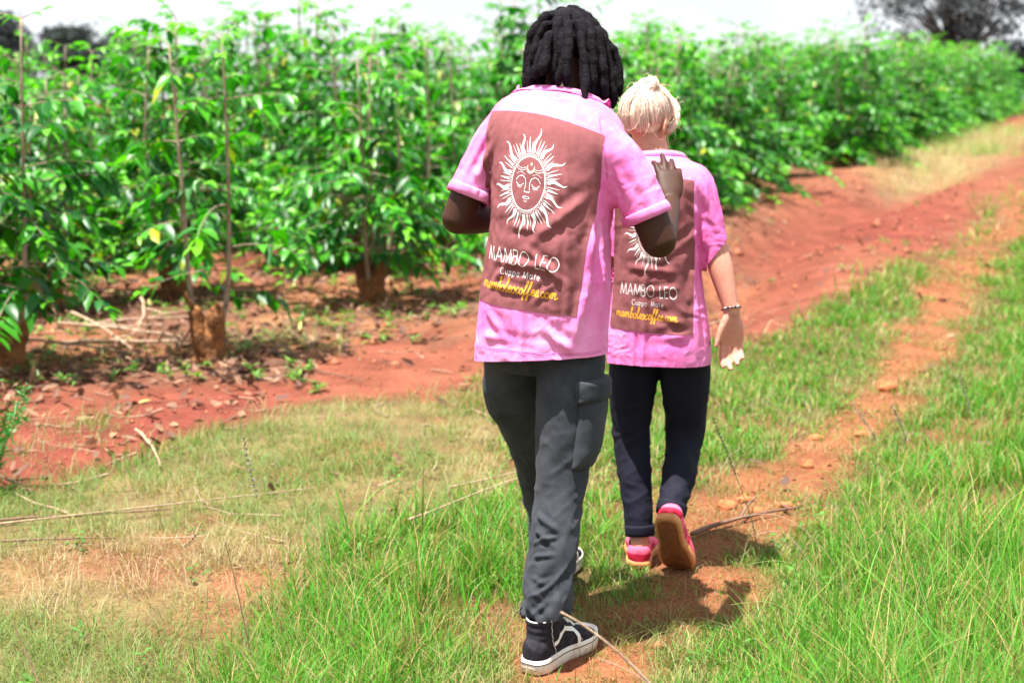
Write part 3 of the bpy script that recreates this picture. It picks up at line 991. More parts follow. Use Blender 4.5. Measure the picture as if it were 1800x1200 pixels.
m_navy = material('navy_stretch', (0.0055, 0.0055, 0.015), 0.82, 0.25, var=[(300, 1.5, 0.5, 0.8, 2)], bump=(500, 0.2, 0.002), ridge=(5.0, 0.4, 0.008, (1, 1, 1.5)))
m_canvas = material('black_suede', (0.016, 0.015, 0.022), 0.85, 0.2, var=(60, (0.045, 0.040, 0.050), 0.5, 0.8, 4), bump=(500, 0.3, 0.002))
m_rubber = material('white_rubber', (0.74, 0.70, 0.66), 0.6, 0.4, var=[(24, (0.52, 0.36, 0.26), 0.50, 0.8, 5), (90, (0.40, 0.22, 0.14), 0.58, 0.8, 4)])
m_black = material('black_line', (0.02, 0.02, 0.02), 0.6, 0.3)
m_lace = material('white_lace', (0.78, 0.77, 0.76), 0.8, 0.2)
m_shoe_pink = material('pink_suede', (0.85, 0.13, 0.24), 0.85, 0.2, bump=(500, 0.2, 0.002))
m_shoe_red = material('red_suede', (0.55, 0.012, 0.045), 0.8, 0.25, bump=(500, 0.2, 0.002))
m_gum = material('gum_rubber', (0.56, 0.235, 0.09), 0.55, 0.4, var=(40, (0.42, 0.15, 0.05), 0.45, 0.8, 4))
m_gum_d = material('worn_gum_tread', (0.26, 0.085, 0.025), 0.7, 0.3, var=(70, (0.10, 0.04, 0.02), 0.45, 0.8, 4), bump=(220, 0.6, 0.004))
m_bracelet = material('grey_beads', (0.30, 0.29, 0.30), 0.35, 0.5)
m_bead = material('red_bead', (0.5, 0.05, 0.03), 0.4, 0.5)
m_stitch = material('pink_stitching', (0.62, 0.12, 0.34), 0.9, 0.1)
def band(c, axis_, r0, r1, h, thick, mat_n=28, wob=0.0, squash=None, seed=0):
    """open ring of cloth: a turned-up cuff or a ribbed collar"""
    ax = nrm(axis_)
    a = nrm(np.cross(ax, vec(0.3, 1, 0.2))); b = np.cross(ax, a)
    th = np.linspace(0, 2 * np.pi, mat_n, endpoint=False)
    prof = [(-h / 2, 0), (-h / 2, thick * 0.7), (-h / 4, thick), (h / 4, thick), (h / 2, thick * 0.7), (h / 2, 0), (0, -0.002)]
    V = []
    for t in th:
        e = a * math.cos(t) + b * math.sin(t)
        if squash is not None:
            s, k = nrm(squash[0]), squash[1]
            e = e - s * np.dot(e, s) * (1 - k)
        for z, o in prof:
            rr = r0 + (r1 - r0) * (z / h + 0.5)
            V.append(np.asarray(c) + ax * z + e * (rr + o) * (1 + wob * math.sin(3 * t + seed)))
    n, m = mat_n, len(prof)
    F_ = [(i * m + j, i * m + (j + 1) % m, ((i + 1) % n) * m + (j + 1) % m, ((i + 1) % n) * m + j) for i in range(n) for j in range(m)]
    return np.array(V), F_

def patch(cloth, c, d, ux, uy, outline_w, outline_h, off, nx_=22, ny_=26, shear=0.0, taper=0.0, puff=0.0):
    """cloth panel laid on a garment with its own thickness"""
    d = nrm(d); V, ok = [], []
    for lay_ in (off, -0.002):
        for j in range(ny_):
            for i in range(nx_):
                u, v = i / (nx_ - 1) - 0.5, j / (ny_ - 1) - 0.5
                p = c + ux * (u * outline_w * (1 + taper * v) + shear * v) + uy * v * outline_h - d * 0.4
                e = 1 - max(abs(u), abs(v)) * 2
                h = cloth.hit(p, d, lay_ + (puff * math.sin(min(1, e * 2) * math.pi / 2) if lay_ > 0 else 0) + (0 if e > 0.05 or lay_ < 0 else -0.002))
                ok.append(h is not None); V.append(h if h is not None else np.zeros(3))
    F_ = []
    N_ = nx_ * ny_
    g = lambda l, i, j: l * N_ + j * nx_ + i
    for j in range(ny_ - 1):
        for i in range(nx_ - 1):
            F_.append((g(0, i, j), g(0, i + 1, j), g(0, i + 1, j + 1), g(0, i, j + 1)))
    for i in range(nx_ - 1):
        F_.append((g(0, i, 0), g(1, i, 0), g(1, i + 1, 0), g(0, i + 1, 0)))
        F_.append((g(0, i, ny_ - 1), g(0, i + 1, ny_ - 1), g(1, i + 1, ny_ - 1), g(1, i, ny_ - 1)))
    for j in range(ny_ - 1):
        F_.append((g(0, 0, j), g(0, 0, j + 1), g(1, 0, j + 1), g(1, 0, j)))
        F_.append((g(0, nx_ - 1, j), g(1, nx_ - 1, j), g(1, nx_ - 1, j + 1), g(0, nx_ - 1, j + 1)))
    V = np.array(V)
    F_ = [f for f in F_ if all(ok[i] for i in f) and max(np.linalg.norm(V[f[k]] - V[f[k - 1]]) for k in range(4)) < 0.06]
    return biggest(V, F_)

def leg_folds(V, path, amps, freq=26, seed=0, skew=0.35):
    """bunched folds round a trouser leg; amps = [(distance, height)]"""
    s, a, dist = path_coords(V, path)
    amp = np.interp(s, [q[0] for q in amps], [q[1] for q in amps])
    n1 = noise3(np.column_stack([np.cos(a) * 0.9, np.sin(a) * 0.9, s * freq + skew * 2 * np.sin(a + 0.6)]), seed)
    n2 = noise3(np.column_stack([np.cos(a) * 1.6 + 5, np.sin(a) * 1.6, s * freq * 1.7 + skew * 3 * np.sin(a * 2)]), seed + 5)
    ridge = 0.75 * (1 - 2.2 * np.abs(n1)) + 0.4 * (1 - 2.2 * np.abs(n2)) - 0.25
    return amp * ridge * (dist < 0.16)

def cloth_noise(V, seed, amp=0.004, stretch=(7, 7, 3.0)):
    """soft hanging drape plus finer crumple"""
    S = np.array(stretch)
    a = fbm3(V * S + seed, 2, seed)
    w = np.column_stack([fbm3(V * 9 + 3, 2, seed + 9), fbm3(V * 9 + 8, 2, seed + 11), fbm3(V * 9 + 13, 2, seed + 13)])
    b = 1 - 2 * np.abs(fbm3(V * np.array([14, 14, 17]) + w * 1.3, 2, seed + 3))
    c = 1 - 2 * np.abs(fbm3(V * 34 + w * 1.5, 2, seed + 4))
    return amp * a * 2.2 + amp * 0.75 * (b - 0.45) + amp * 0.28 * (c - 0.45)

def shoe_frame(heel, toe_dir, up=UP):
    x = nrm(toe_dir); z = nrm(up - x * np.dot(up, x)); y = np.cross(z, x)
    return np.array([x, y, z]), np.asarray(heel, float)

# ================================================================== the man
MR = vec(0.15, 3.80, 0.0)
man = empty('person', MR, 'person with long dark dreadlocks in charcoal cargo trousers reaching a hand forward', 'person', 'two people walking up the trail')
psi = R(27)
f = vec(math.sin(psi), math.cos(psi), 0); r = vec(math.cos(psi), -math.sin(psi), 0)
rs = nrm(r + UP * -0.17)
T_rows = [((0.078, 3.835, 0.72), 0.196, 0.142), ((0.079, 3.84, 0.80), 0.194, 0.140), ((0.085, 3.84, 0.92), 0.188, 0.137), ((0.095, 3.84, 1.03), 0.184, 0.133),
          ((0.103, 3.85, 1.15), 0.172, 0.134), ((0.108, 3.865, 1.25), 0.168, 0.136), ((0.115, 3.885, 1.34), 0.184, 0.132), ((0.122, 3.90, 1.41), 0.205, 0.122),
          ((0.130, 3.915, 1.455), 0.186, 0.108), ((0.138, 3.928, 1.484), 0.148, 0.094), ((0.146, 3.94, 1.503), 0.104, 0.080), ((0.152, 3.95, 1.525), 0.084, 0.070)]
def torso(rows, inset, roll_from, axis_, axis_r, fwd):
    out = []
    for c, a, b in rows:
        k = float(smooth01(c[2], roll_from[0], roll_from[1]))
        out.append((np.array(c), nrm(axis_ * (1 - k) + axis_r * k), fwd, a - inset, b - inset, 2.5))
    return loft(out, 56, 60)
L_sh, R_sh = vec(-0.040, 3.945, 1.420), vec(0.285, 3.80, 1.372)
L_el, L_wr = vec(-0.150, 3.93, 1.165), vec(0.02, 4.13, 1.15)
R_el, R_wr = vec(0.390, 3.768, 1.118), vec(0.448, 4.02, 1.200)
pel = vec(0.085, 3.865, 0.90)
legR = [vec(0.165, 3.825, 0.86), vec(0.152, 3.79, 0.66), vec(0.131, 3.745, 0.445), vec(0.106, 3.665, 0.28), vec(0.086, 3.598, 0.13)]
legL = [vec(0.003, 3.905, 0.86), vec(0.025, 3.99, 0.66), vec(0.070, 4.12, 0.45), vec(0.105, 4.22, 0.28), vec(0.135, 4.285, 0.13)]
hd = vec(0.158, 4.025, 1.606)
yaw_h, pit_h = R(32), R(-34)
m_face = vec(math.sin(yaw_h) * math.cos(pit_h), math.cos(yaw_h) * math.cos(pit_h), math.sin(pit_h))

body = [torso(T_rows[2:-2], 0.030, (1.2, 1.36), r, rs, f),
        loft([(pel + UP * z, r, f, a, b, 2.3) for z, a, b in ((0.10, 0.145, 0.10), (0.0, 0.155, 0.11), (-0.08, 0.15, 0.105), (-0.12, 0.10, 0.08))], 36, 20),
        limb([vec(0.13, 3.90, 1.42), vec(0.142, 3.945, 1.49), vec(0.150, 3.985, 1.57)], [0.075, 0.058, 0.056]),
        limb([vec(0.04, 3.915, 1.38), L_sh + vec(0.012, 0, -0.018), (L_sh * 0.45 + L_el * 0.55), L_el], [0.045, 0.048, 0.048, 0.044]),
        limb([L_el, L_el * 0.7 + L_wr * 0.3, L_wr], [0.044, 0.044, 0.028]),
        limb([vec(0.2, 3.84, 1.34), R_sh + vec(-0.012, 0, -0.025), (R_sh * 0.45 + R_el * 0.55), R_el], [0.042, 0.048, 0.051, 0.047]),
        limb([R_el, R_el * 0.7 + R_wr * 0.3 + vec(0, 0, -0.004), R_wr], [0.045, 0.041, 0.026]),
        limb(legR, [0.085, 0.075, 0.052, 0.050, 0.036]), limb(legL, [0.085, 0.075, 0.052, 0.050, 0.036]),
        limb([legR[-1], vec(0.085, 3.595, 0.062), vec(0.150, 3.690, 0.046)], [0.032, 0.030, 0.020]),
        limb([legL[-1], vec(0.147, 4.28, 0.062), vec(0.166, 4.39, 0.046)], [0.032, 0.030, 0.020])]
body += head_parts(hd, m_face, UP)
body += hand(R_wr, vec(0.0, 0.56, 0.83), vec(0.0, 0.83, -0.56), vec(-1, 0, 0.1), 0.97, (20, 13, 17, 30), 7)
body += hand(L_wr, nrm(L_wr - L_el) + vec(0.2, 0, 0), UP * 0.8 + vec(0.3, -0.4, 0), vec(-0.4, 0.9, 0.3), 1.0, (38, 42, 44, 46), 3)
V, F_ = fuse(body, 0.0048, 4)
person_obj('body', V, F_, m_skin_d, man, MR)

# shirt
sl_L = [vec(0.03, 3.925, 1.415), vec(-0.035, 3.948, 1.410), vec(-0.094, 3.953, 1.345), vec(-0.146, 3.945, 1.270), vec(-0.168, 3.94, 1.236)]
sl_R = [vec(0.20, 3.84, 1.375), vec(0.275, 3.806, 1.362), vec(0.324, 3.788, 1.290), vec(0.366, 3.776, 1.212), vec(0.384, 3.771, 1.172)]
shirt = [torso(T_rows, 0.0, (1.2, 1.36), r, rs, f),
         tube(sl_L, [0.062, 0.064, 0.060, 0.059, 0.059], 30, 34), tube(sl_R, [0.064, 0.066, 0.063, 0.062, 0.062], 30, 34)]
cuL, cuR = nrm(sl_L[-1] - sl_L[-2]), nrm(sl_R[-1] - sl_R[-2])
cut_L, cut_R = vec(-0.149, 3.945, 1.266), vec(0.366, 3.776, 1.212)
low_rows = [((0.078, 3.84, 0.56), 0.150, 0.11), ((0.078, 3.84, 0.70), 0.172, 0.126)]
cage = fuse([torso(low_rows + T_rows[1:-2], 0.017, (1.2, 1.36), r, rs, f)] + body[2:7], 0.012, 4)
V, F_ = sew(shirt, [((0.079, 3.84, 0.846), (0.05, -0.10, -1), 0.35), (cut_L, cuL, 0.105), (cut_R, cuR, 0.11), ((0.146, 3.938, 1.497), (0.22, 0.30, 0.92), 0.125)], cage, vec(0.146, 3.938, 1.497), 0.10)
N_ = normals_of(V, F_)
def bp(s, z, out=0.13):       # a spot on the man's back: sideways, height
    return vec(0.095, 3.85, 0) + r * s - f * out + UP * z
segs = [(bp(-0.13, 1.065), bp(0.11, 1.05), 0.010, 0.009), (bp(-0.12, 1.00), bp(0.02, 0.985), 0.009, 0.007), (bp(0.0, 1.10), bp(0.13, 1.00), 0.009, 0.009),
        (bp(-0.15, 0.96), bp(-0.05, 1.06), 0.009, 0.008), (bp(0.02, 0.95), bp(0.09, 1.02), 0.008, 0.007), (bp(-0.14, 1.17), bp(0.08, 1.145), 0.010, 0.007),
        (bp(-0.13, 0.86), bp(0.06, 0.845), 0.010, 0.009), (bp(-0.12, 0.93), bp(-0.03, 0.83), 0.010, 0.007), (bp(0.05, 0.90), bp(0.15, 0.82), 0.011, 0.010),
        (bp(0.19, 1.27, 0.06), bp(0.02, 1.12), 0.013, 0.011), (bp(0.19, 1.29, 0.06), bp(0.08, 1.33), 0.012, 0.010), (bp(0.20, 1.26, 0.04), bp(0.14, 1.02, 0.08), 0.013, 0.012),
        (bp(-0.20, 1.30, 0.04), bp(-0.10, 1.22), 0.011, 0.008), (bp(-0.19, 1.26, 0.04), bp(-0.14, 1.05, 0.10), 0.012, 0.009), (bp(-0.17, 1.22, 0.07), bp(-0.09, 1.12), 0.009, 0.007),
        (bp(0.19, 1.18, 0.02), bp(0.17, 0.90, 0.04), 0.014, 0.010), (bp(0.17, 1.05, 0.08), bp(0.12, 0.84, 0.11), 0.013, 0.010),
        (R_sh + vec(-0.03, -0.07, -0.05), vec(0.30, 3.73, 1.22), 0.011, 0.011), (R_sh + vec(0.02, -0.075, 0.0), vec(0.345, 3.72, 1.23), 0.011, 0.009),
        (L_sh + vec(0.0, -0.07, -0.03), vec(-0.10, 3.89, 1.27), 0.010, 0.008), (L_sh + vec(-0.03, -0.06, -0.02), vec(-0.14, 3.88, 1.28), 0.010, 0.008)]
low = 1 - smooth01(V[:, 2], 1.20, 1.42) * 0.72
V = V + N_ * (cloth_noise(V, 2, 0.0030) * low + 1.0 * creases(V, segs))[:, None]
V, F_, bands, collar = finish_rims(V, F_, (cut_L, cut_R), vec(0.146, 3.938, 1.497))
man_shirt = person_obj('shirt', V, F_, m_pink, man, MR, label='pink cotton shirt with rolled sleeves and a brown back print')
man_cloth = Cloth(V, F_)
for b_ in bands:
    person_obj('rolled_cuff', *b_, m_pink, man_shirt, MR)
if collar:
    person_obj('collar', *collar, m_pink, man_shirt, MR)
print_on(man_shirt, MR, man_cloth, ((-0.166, 1.456), (0.172, 1.392), (-0.168, 0.952), (0.142, 0.926)), vec(0.095, 3.85, 0), r, f, 0.022, PRINT)
# hem and shoulder stitching
hem = [ribbon([(x, 0.018 + dy) for x in np.linspace(-0.185, 0.185, 60)], 0.0012) for dy in (0.0, 0.004)]
place = lambda x, y: vec(0.095, 3.85, 0) + r * x + UP * (0.806 + y) - f * 0.8
person_obj('hem_stitching', *lay(hem, man_cloth, place, f, 0.0012), m_stitch, man_shirt, MR)
seam = [ribbon([(0.145, 1.44), (0.166, 1.39), (0.178, 1.34), (0.180, 1.28)], 0.0022)]
person_obj('shoulder_seam', *lay(seam, man_cloth, lambda x, y: vec(0.095, 3.85, 0) + r * x + UP * y - f * 0.8, f, 0.0012), m_stitch, man_shirt, MR)

# cargo trousers
def trousers(pelv, legs, rads, voxel, sm=7):
    parts = [loft(pelv, 44, 24)]
    for L_, rd in zip(legs, rads):
        parts.append(tube(L_, rd, 30, 60))
    return fuse(parts, voxel, sm)
lR = legR[:-1] + [vec(0.093, 3.612, 0.17), vec(0.088, 3.600, 0.10), vec(0.086, 3.598, 0.06)]
lL = legL[:-1] + [vec(0.122, 4.265, 0.17), vec(0.135, 4.285, 0.10), vec(0.137, 4.287, 0.06)]
pelv = [(pel + UP * z, r, f, a, b, 2.4) for z, a, b in ((0.13, 0.150, 0.110), (0.05, 0.153, 0.114), (-0.04, 0.158, 0.120), (-0.10, 0.158, 0.118), (-0.15, 0.12, 0.09))]
V, F_ = trousers(pelv, [lR, lL], [[0.093, 0.089, 0.070, 0.067, 0.064, 0.062, 0.060]] * 2, 0.0050, 9)
N_ = normals_of(V, F_)
dsp = leg_folds(V, lR, [(0, 0.001), (0.25, 0.0012), (0.40, 0.003), (0.48, 0.0035), (0.56, 0.0025), (0.64, 0.006), (0.72, 0.010), (0.9, 0.009)], 21, 4, 0.9)
nearL = path_coords(V, lL)[2] < path_coords(V, lR)[2]
dspL = leg_folds(V, lL, [(0, 0.001), (0.3, 0.002), (0.45, 0.004), (0.6, 0.003), (0.72, 0.010), (0.9, 0.010)], 19, 14, 0.9)
segs = []
def lp(u, side_, back=0.075):        # a spot on the back of the right leg: distance down, sideways
    c = catmull(lR, 60)[int(np.clip(u, 0, 1) * 59)]
    return c + r * side_ - f * back
for u0, s0, u1, s1, w_, h_ in ((0.06, -0.07, 0.16, 0.07, 0.009, 0.006), (0.10, -0.08, 0.22, 0.02, 0.008, 0.005), (0.36, -0.08, 0.43, 0.07, 0.007, 0.008), (0.40, -0.08, 0.46, 0.06, 0.006, 0.007),
                               (0.47, -0.06, 0.42, 0.08, 0.006, 0.008), (0.50, -0.07, 0.47, 0.08, 0.006, 0.006), (0.53, -0.07, 0.57, 0.03, 0.006, 0.006), (0.58, -0.02, 0.52, 0.075, 0.006, 0.006),
                               (0.62, -0.07, 0.78, 0.05, 0.009, 0.010), (0.66, -0.075, 0.84, 0.01, 0.008, 0.010), (0.60, 0.05, 0.76, -0.04, 0.007, 0.007), (0.72, 0.065, 0.86, -0.03, 0.008, 0.010),
                               (0.80, -0.07, 0.84, 0.07, 0.008, 0.010), (0.86, -0.07, 0.88, 0.07, 0.008, 0.011), (0.56, -0.06, 0.66, 0.06, 0.006, 0.005)):
    segs.append((lp(u0, s0), lp(u1, s1), w_, h_))
V = V + N_ * (np.where(nearL, dspL, dsp) + cloth_noise(V, 30, 0.0016, (8, 8, 5)) + creases(V, segs) + 0.016 * np.exp(-(np.linalg.norm((V - vec(-0.062, 3.955, 0.64)) / np.array([0.05, 0.06, 0.09]), axis=1)) ** 4))[:, None]
V, F_ = cut(V, F_, [((0.090, 3.61, 0.150), (0.1, 0.12, -1), 0.13), ((0.136, 4.286, 0.10), (0, 0, -1), 0.12), (pel + UP * 0.11, (0, 0, 1), 0.25)])
man_tr = person_obj('trousers', V, F_, m_cargo, man, MR, label='charcoal cargo trousers bunched over the shoes')
cl = Cloth(V, F_)
out_d = nrm(r * 0.86 - f * 0.5)
for nm, c_, w_, h_, of_, sh_, pf_ in (('cargo_pocket', vec(0.225, 3.755, 0.615), 0.150, 0.205, 0.011, 0.020, 0.012), ('pocket_flap', vec(0.235, 3.755, 0.720), 0.160, 0.058, 0.021, 0.005, 0.007)):
    person_obj(nm, *patch(cl, c_, -out_d, nrm(np.cross(UP, out_d)), nrm(UP + f * 0.10), w_, h_, of_, 24, 28, sh_, 0.1, pf_), m_cargo, man_tr, MR)
person_obj('back_pocket', *patch(cl, vec(-0.01, 3.76, 0.775), f, r, UP, 0.11, 0.055, 0.003, 18, 12, 0.0, 0.0, 0.002), m_cargo, man_tr, MR)

# high-top shoes
def high_top(heel, toe, who, root):
    L = 0.300
    M, o = shoe_frame(heel, toe)
    up_, X, Wd = shoe_shape(L, True)
    V, F_ = fuse(up_, 0.0036, 5)
    V, F_ = cut(V, F_, [((0.062, 0, 0.146), (-0.12, 0, 1), 0.2)], 0.012, 0.004)
    z = V[:, 2]; n_ = nrm(V - np.column_stack([np.full(len(V), 0.06), np.zeros(len(V)), z]))
    V = V + n_ * (0.0022 * np.abs(np.sin((z - 0.085) / 0.019 * math.pi / 1.0)) * smooth01(z, 0.085, 0.092) * (V[:, 0] < 0.10))[:, None]
    sh = put('shoe', None); bpy.data.objects.remove(sh)
    shoe = person_obj('shoe', xf(V, M, o), F_, m_canvas, who, root, label='black high-top shoe with a white side stripe')
    cs = Cloth(V, F_)
    person_obj('sole', xf(sole_mesh(L, X, Wd, 0.0, 0.040)[0], M, o), sole_mesh(L, X, Wd, 0.0, 0.040)[1], m_rubber, shoe, root)
    v, q = sole_mesh(L, X, Wd, 0.0272, 0.0297, 0.0042)
    person_obj('sole_line', xf(v, M, o), q, m_black, shoe, root)
    for s in (-1, 1):
        st = [ribbon([(0.060, 0.072), (0.085, 0.074), (0.108, 0.084), (0.122, 0.096), (0.145, 0.088), (0.166, 0.080), (0.176, 0.062), (0.178, 0.040)], 0.0115)]
        v, q = lay(st, cs, lambda x, y: vec(x, s * 0.3, y), vec(0, -s, 0), 0.0022)
        person_obj('side_stripe', xf(v, M, o), q, m_lace, shoe, root)
        sm = [ribbon([(0.045, 0.140), (0.048, 0.105), (0.058, 0.070), (0.078, 0.040)], 0.0016), ribbon([(0.120, 0.104), (0.150, 0.084), (0.172, 0.070), (0.190, 0.045)], 0.0013)]
        v, q = lay(sm, cs, lambda x, y: vec(x, s * 0.3, y), vec(0, -s, 0), 0.0014)
        person_obj('stitching', xf(v, M, o), q, m_lace, shoe, root)
    for k in range(6):                                    # laces crossing the tongue
        x = 0.115 + k * 0.015; zt = 0.118 - k * 0.0095
        pts = []
        for y in np.linspace(-0.021, 0.021, 7):
            h = cs.hit(vec(x + (y * 0.25 if k % 2 else -y * 0.25), y, 0.4), vec(0, 0, -1), 0.003)
            pts.append(h if h is not None else vec(x, y, zt))
        v, q = tube(pts, [0.0028] * 7, 7, 14)
        person_obj('lace', xf(v, M, o), q, m_lace, shoe, root)
    v, q = band(vec(0.066, 0, 0.143), vec(-0.12, 0, 1), 0.0405, 0.0405, 0.004, 0.0025, 30, 0, (vec(1, 0, 0), 1.25))
    person_obj('collar_rim', xf(v, M, o), q, m_lace, shoe, root)
    return shoe
high_top((0.046, 3.535, gz(0.1, 3.6) + 0.004), vec(0.56, 0.83, 0), man, MR)
high_top((0.135, 4.215, gz(0.14, 4.3) + 0.004), vec(0.18, 0.98, 0), man, MR)

# dreadlocks
def head_frame(face):
    face = nrm(face); up = nrm(UP - face * np.dot(UP, face)); return np.cross(face, up), face, up
hr, hf, hu = head_frame(m_face)
sk_c = hd + hf * -0.008 + hu * 0.028
E_ax = np.array([hr / 0.080, hf / 0.100, hu / 0.095])
hair = put('hair', mesh_data('hair', ball(sk_c + hu * 0.004 - hf * 0.006, (hr * 0.086, hf * 0.103, hu * 0.099), 32, 22)[0] - MR, ball(sk_c, (hr, hf, hu), 32, 22)[1], m_dread), man)
hair['label'] = 'thick dark dreadlocks hanging to the collar'
fz_p, fz_d = [], []
N_LOCK = 140
for i in range(N_LOCK):
    zf = 1 - 2 * (i + 0.5) / N_LOCK; ph = i * 2.39996
    q = vec(math.sqrt(1 - zf * zf) * math.cos(ph), math.sqrt(1 - zf * zf) * math.sin(ph), zf)   # head frame: right, face, up
    if (q[1] > 0.42 and q[2] < 0.55) or q[2] < -0.52:
        continue
    nrm_w = hr * q[0] + hf * q[1] + hu * q[2]
    p = sk_c + hr * q[0] * 0.079 + hf * q[1] * 0.097 + hu * q[2] * 0.092
    rad = random.uniform(0.0104, 0.0145)
    length = random.uniform(0.16, 0.30)
    floor_z = random.uniform(1.500, 1.590) if q[0] < 0.25 else random.uniform(1.462, 1.560)
    if i % 29 == 5:
        floor_z = 1.472
    d = nrm(nrm_w + np.array([random.gauss(0, .25) for _ in range(3)]) - hf * 0.35)
    d = nrm(vec(d[0], d[1], min(d[2], 0.10)))
    drift = vec(random.gauss(0, 0.032), random.gauss(0, 0.032), 0)
    P = [p.copy()]; L_ = 0
    push = random.uniform(1.04, 1.27) if q[2] < 0.45 else random.uniform(1.0, 1.06)
    wav = random.uniform(0, 6)
    while L_ < length:
        below = sk_c[2] - 0.05 - p[2]
        tuck = -nrm((p - sk_c) * np.array([1, 1, 0])) * (0.03 if below > 0 else 0.0)
        d = nrm(d * 0.60 - UP * 0.36 + nrm_w * 0.02 + drift + tuck + vec(math.sin(wav + L_ * 40), math.cos(wav + L_ * 33), 0) * 0.06)
        p = p + d * 0.014; L_ += 0.014
        e = E_ax @ (p - sk_c)
        ln = np.linalg.norm(e)
        if ln < push:
            p = sk_c + (p - sk_c) * (push / ln)
        if p[2] < floor_z:
            break
        P.append(p.copy())
    if len(P) < 4:
        continue
    rr = [rad * 0.9] + [rad * random.uniform(0.88, 1.14) for _ in P[1:-1]] + [rad * 0.66]
    d_end = nrm(P[-1] - P[-2])
    P.append(P[-1] + d_end * rad * 0.6); rr.append(rad * 0.2)
    v, q_ = tube(P, rr, 10, len(P) * 4, bump=0.20, seed=i)
    person_obj('dreadlock', v, q_, m_dread, hair, MR)
    c_ = np.repeat(catmull(np.array(P), len(P) * 4), 10, 0)
    pick = rng.integers(0, len(c_), 260)
    fz_p.append(v[pick]); fz_d.append(nrm(v[pick] - c_[pick] + 1e-6))
fp, fd = np.vstack(fz_p), np.vstack(fz_d)              # stray fibres standing off the locks
fd = nrm(fd + rng.normal(0, 0.55, fd.shape)); fs = nrm(np.cross(fd, rng.normal(0, 1, fd.shape)))
fl = rng.uniform(0.003, 0.009, (len(fp), 1)); n3 = len(fp)
bend_ = nrm(fd + fs * 0.9)
Vz = np.stack([fp - fs * 0.0004, fp + fs * 0.0004, fp + fd * fl * 0.6 + fs * 0.0003, fp + fd * fl * 0.6 - fs * 0.0003, fp + fd * fl * 0.6 + bend_ * fl * 0.5], 1).reshape(-1, 3) - MR
i5 = np.arange(n3) * 5
o = put('stray_fibres', tri_mesh('stray_fibres', Vz, np.vstack([np.column_stack([i5, i5 + 1, i5 + 2]), np.column_stack([i5, i5 + 2, i5 + 3]), np.column_stack([i5 + 3, i5 + 2, i5 + 4])]), m_dread), hair)
o['kind'] = 'stuff'

# ================================================================== the woman
WR = vec(0.47, 4.50, 0.0)
wom = empty('person', WR, 'blond person in navy trousers and pink sneakers with a bracelet on the wrist', 'person', 'two people walking up the trail')
psi = R(19)
f = vec(math.sin(psi), math.cos(psi), 0); r = vec(math.cos(psi), -math.sin(psi), 0)
rs = nrm(r + UP * -0.06)
W_rows = [((0.472, 4.50, 0.60), 0.178, 0.140), ((0.472, 4.50, 0.68), 0.176, 0.138), ((0.468, 4.50, 0.80), 0.166, 0.132), ((0.465, 4.50, 0.95), 0.142, 0.119), ((0.463, 4.50, 1.08), 0.128, 0.113),
          ((0.463, 4.505, 1.17), 0.140, 0.113), ((0.463, 4.515, 1.235), 0.160, 0.106), ((0.463, 4.525, 1.275), 0.146, 0.094), ((0.464, 4.533, 1.302), 0.112, 0.080), ((0.465, 4.54, 1.320), 0.080, 0.066), ((0.466, 4.545, 1.342), 0.066, 0.058)]
L_sh, R_sh = vec(0.352, 4.56, 1.245), vec(0.573, 4.482, 1.245)
L_el, L_wr = vec(0.305, 4.58, 1.01), vec(0.335, 4.69, 0.84)
R_el, R_wr = vec(0.645, 4.460, 1.015), vec(0.688, 4.41, 0.838)
pel = vec(0.476, 4.50, 0.80)
legR = [vec(0.552, 4.475, 0.74), vec(0.560, 4.51, 0.60), vec(0.566, 4.55, 0.42), vec(0.540, 4.47, 0.30), vec(0.507, 4.385, 0.205)]
legL = [vec(0.402, 4.53, 0.74), vec(0.394, 4.55, 0.60), vec(0.391, 4.56, 0.42), vec(0.402, 4.51, 0.27), vec(0.4146, 4.455, 0.11)]
hd = vec(0.430, 4.592, 1.416)
yaw_h, pit_h = R(40), R(-24)
w_face = vec(math.sin(yaw_h) * math.cos(pit_h), math.cos(yaw_h) * math.cos(pit_h), math.sin(pit_h))
hr, hf, hu = head_frame(w_face)
S_w = 0.94
Rs_M, Rs_o = shoe_frame((0.478, 4.285, 0.205), vec(0.26, 0.46, -0.85), vec(0.42, 1, 0.3))
Ls_M, Ls_o = shoe_frame((0.408, 4.405, gz(0.42, 4.45) + 0.003), vec(0.16, 0.98, 0))
sp = lambda M, o, *p: np.array(p) @ M + o
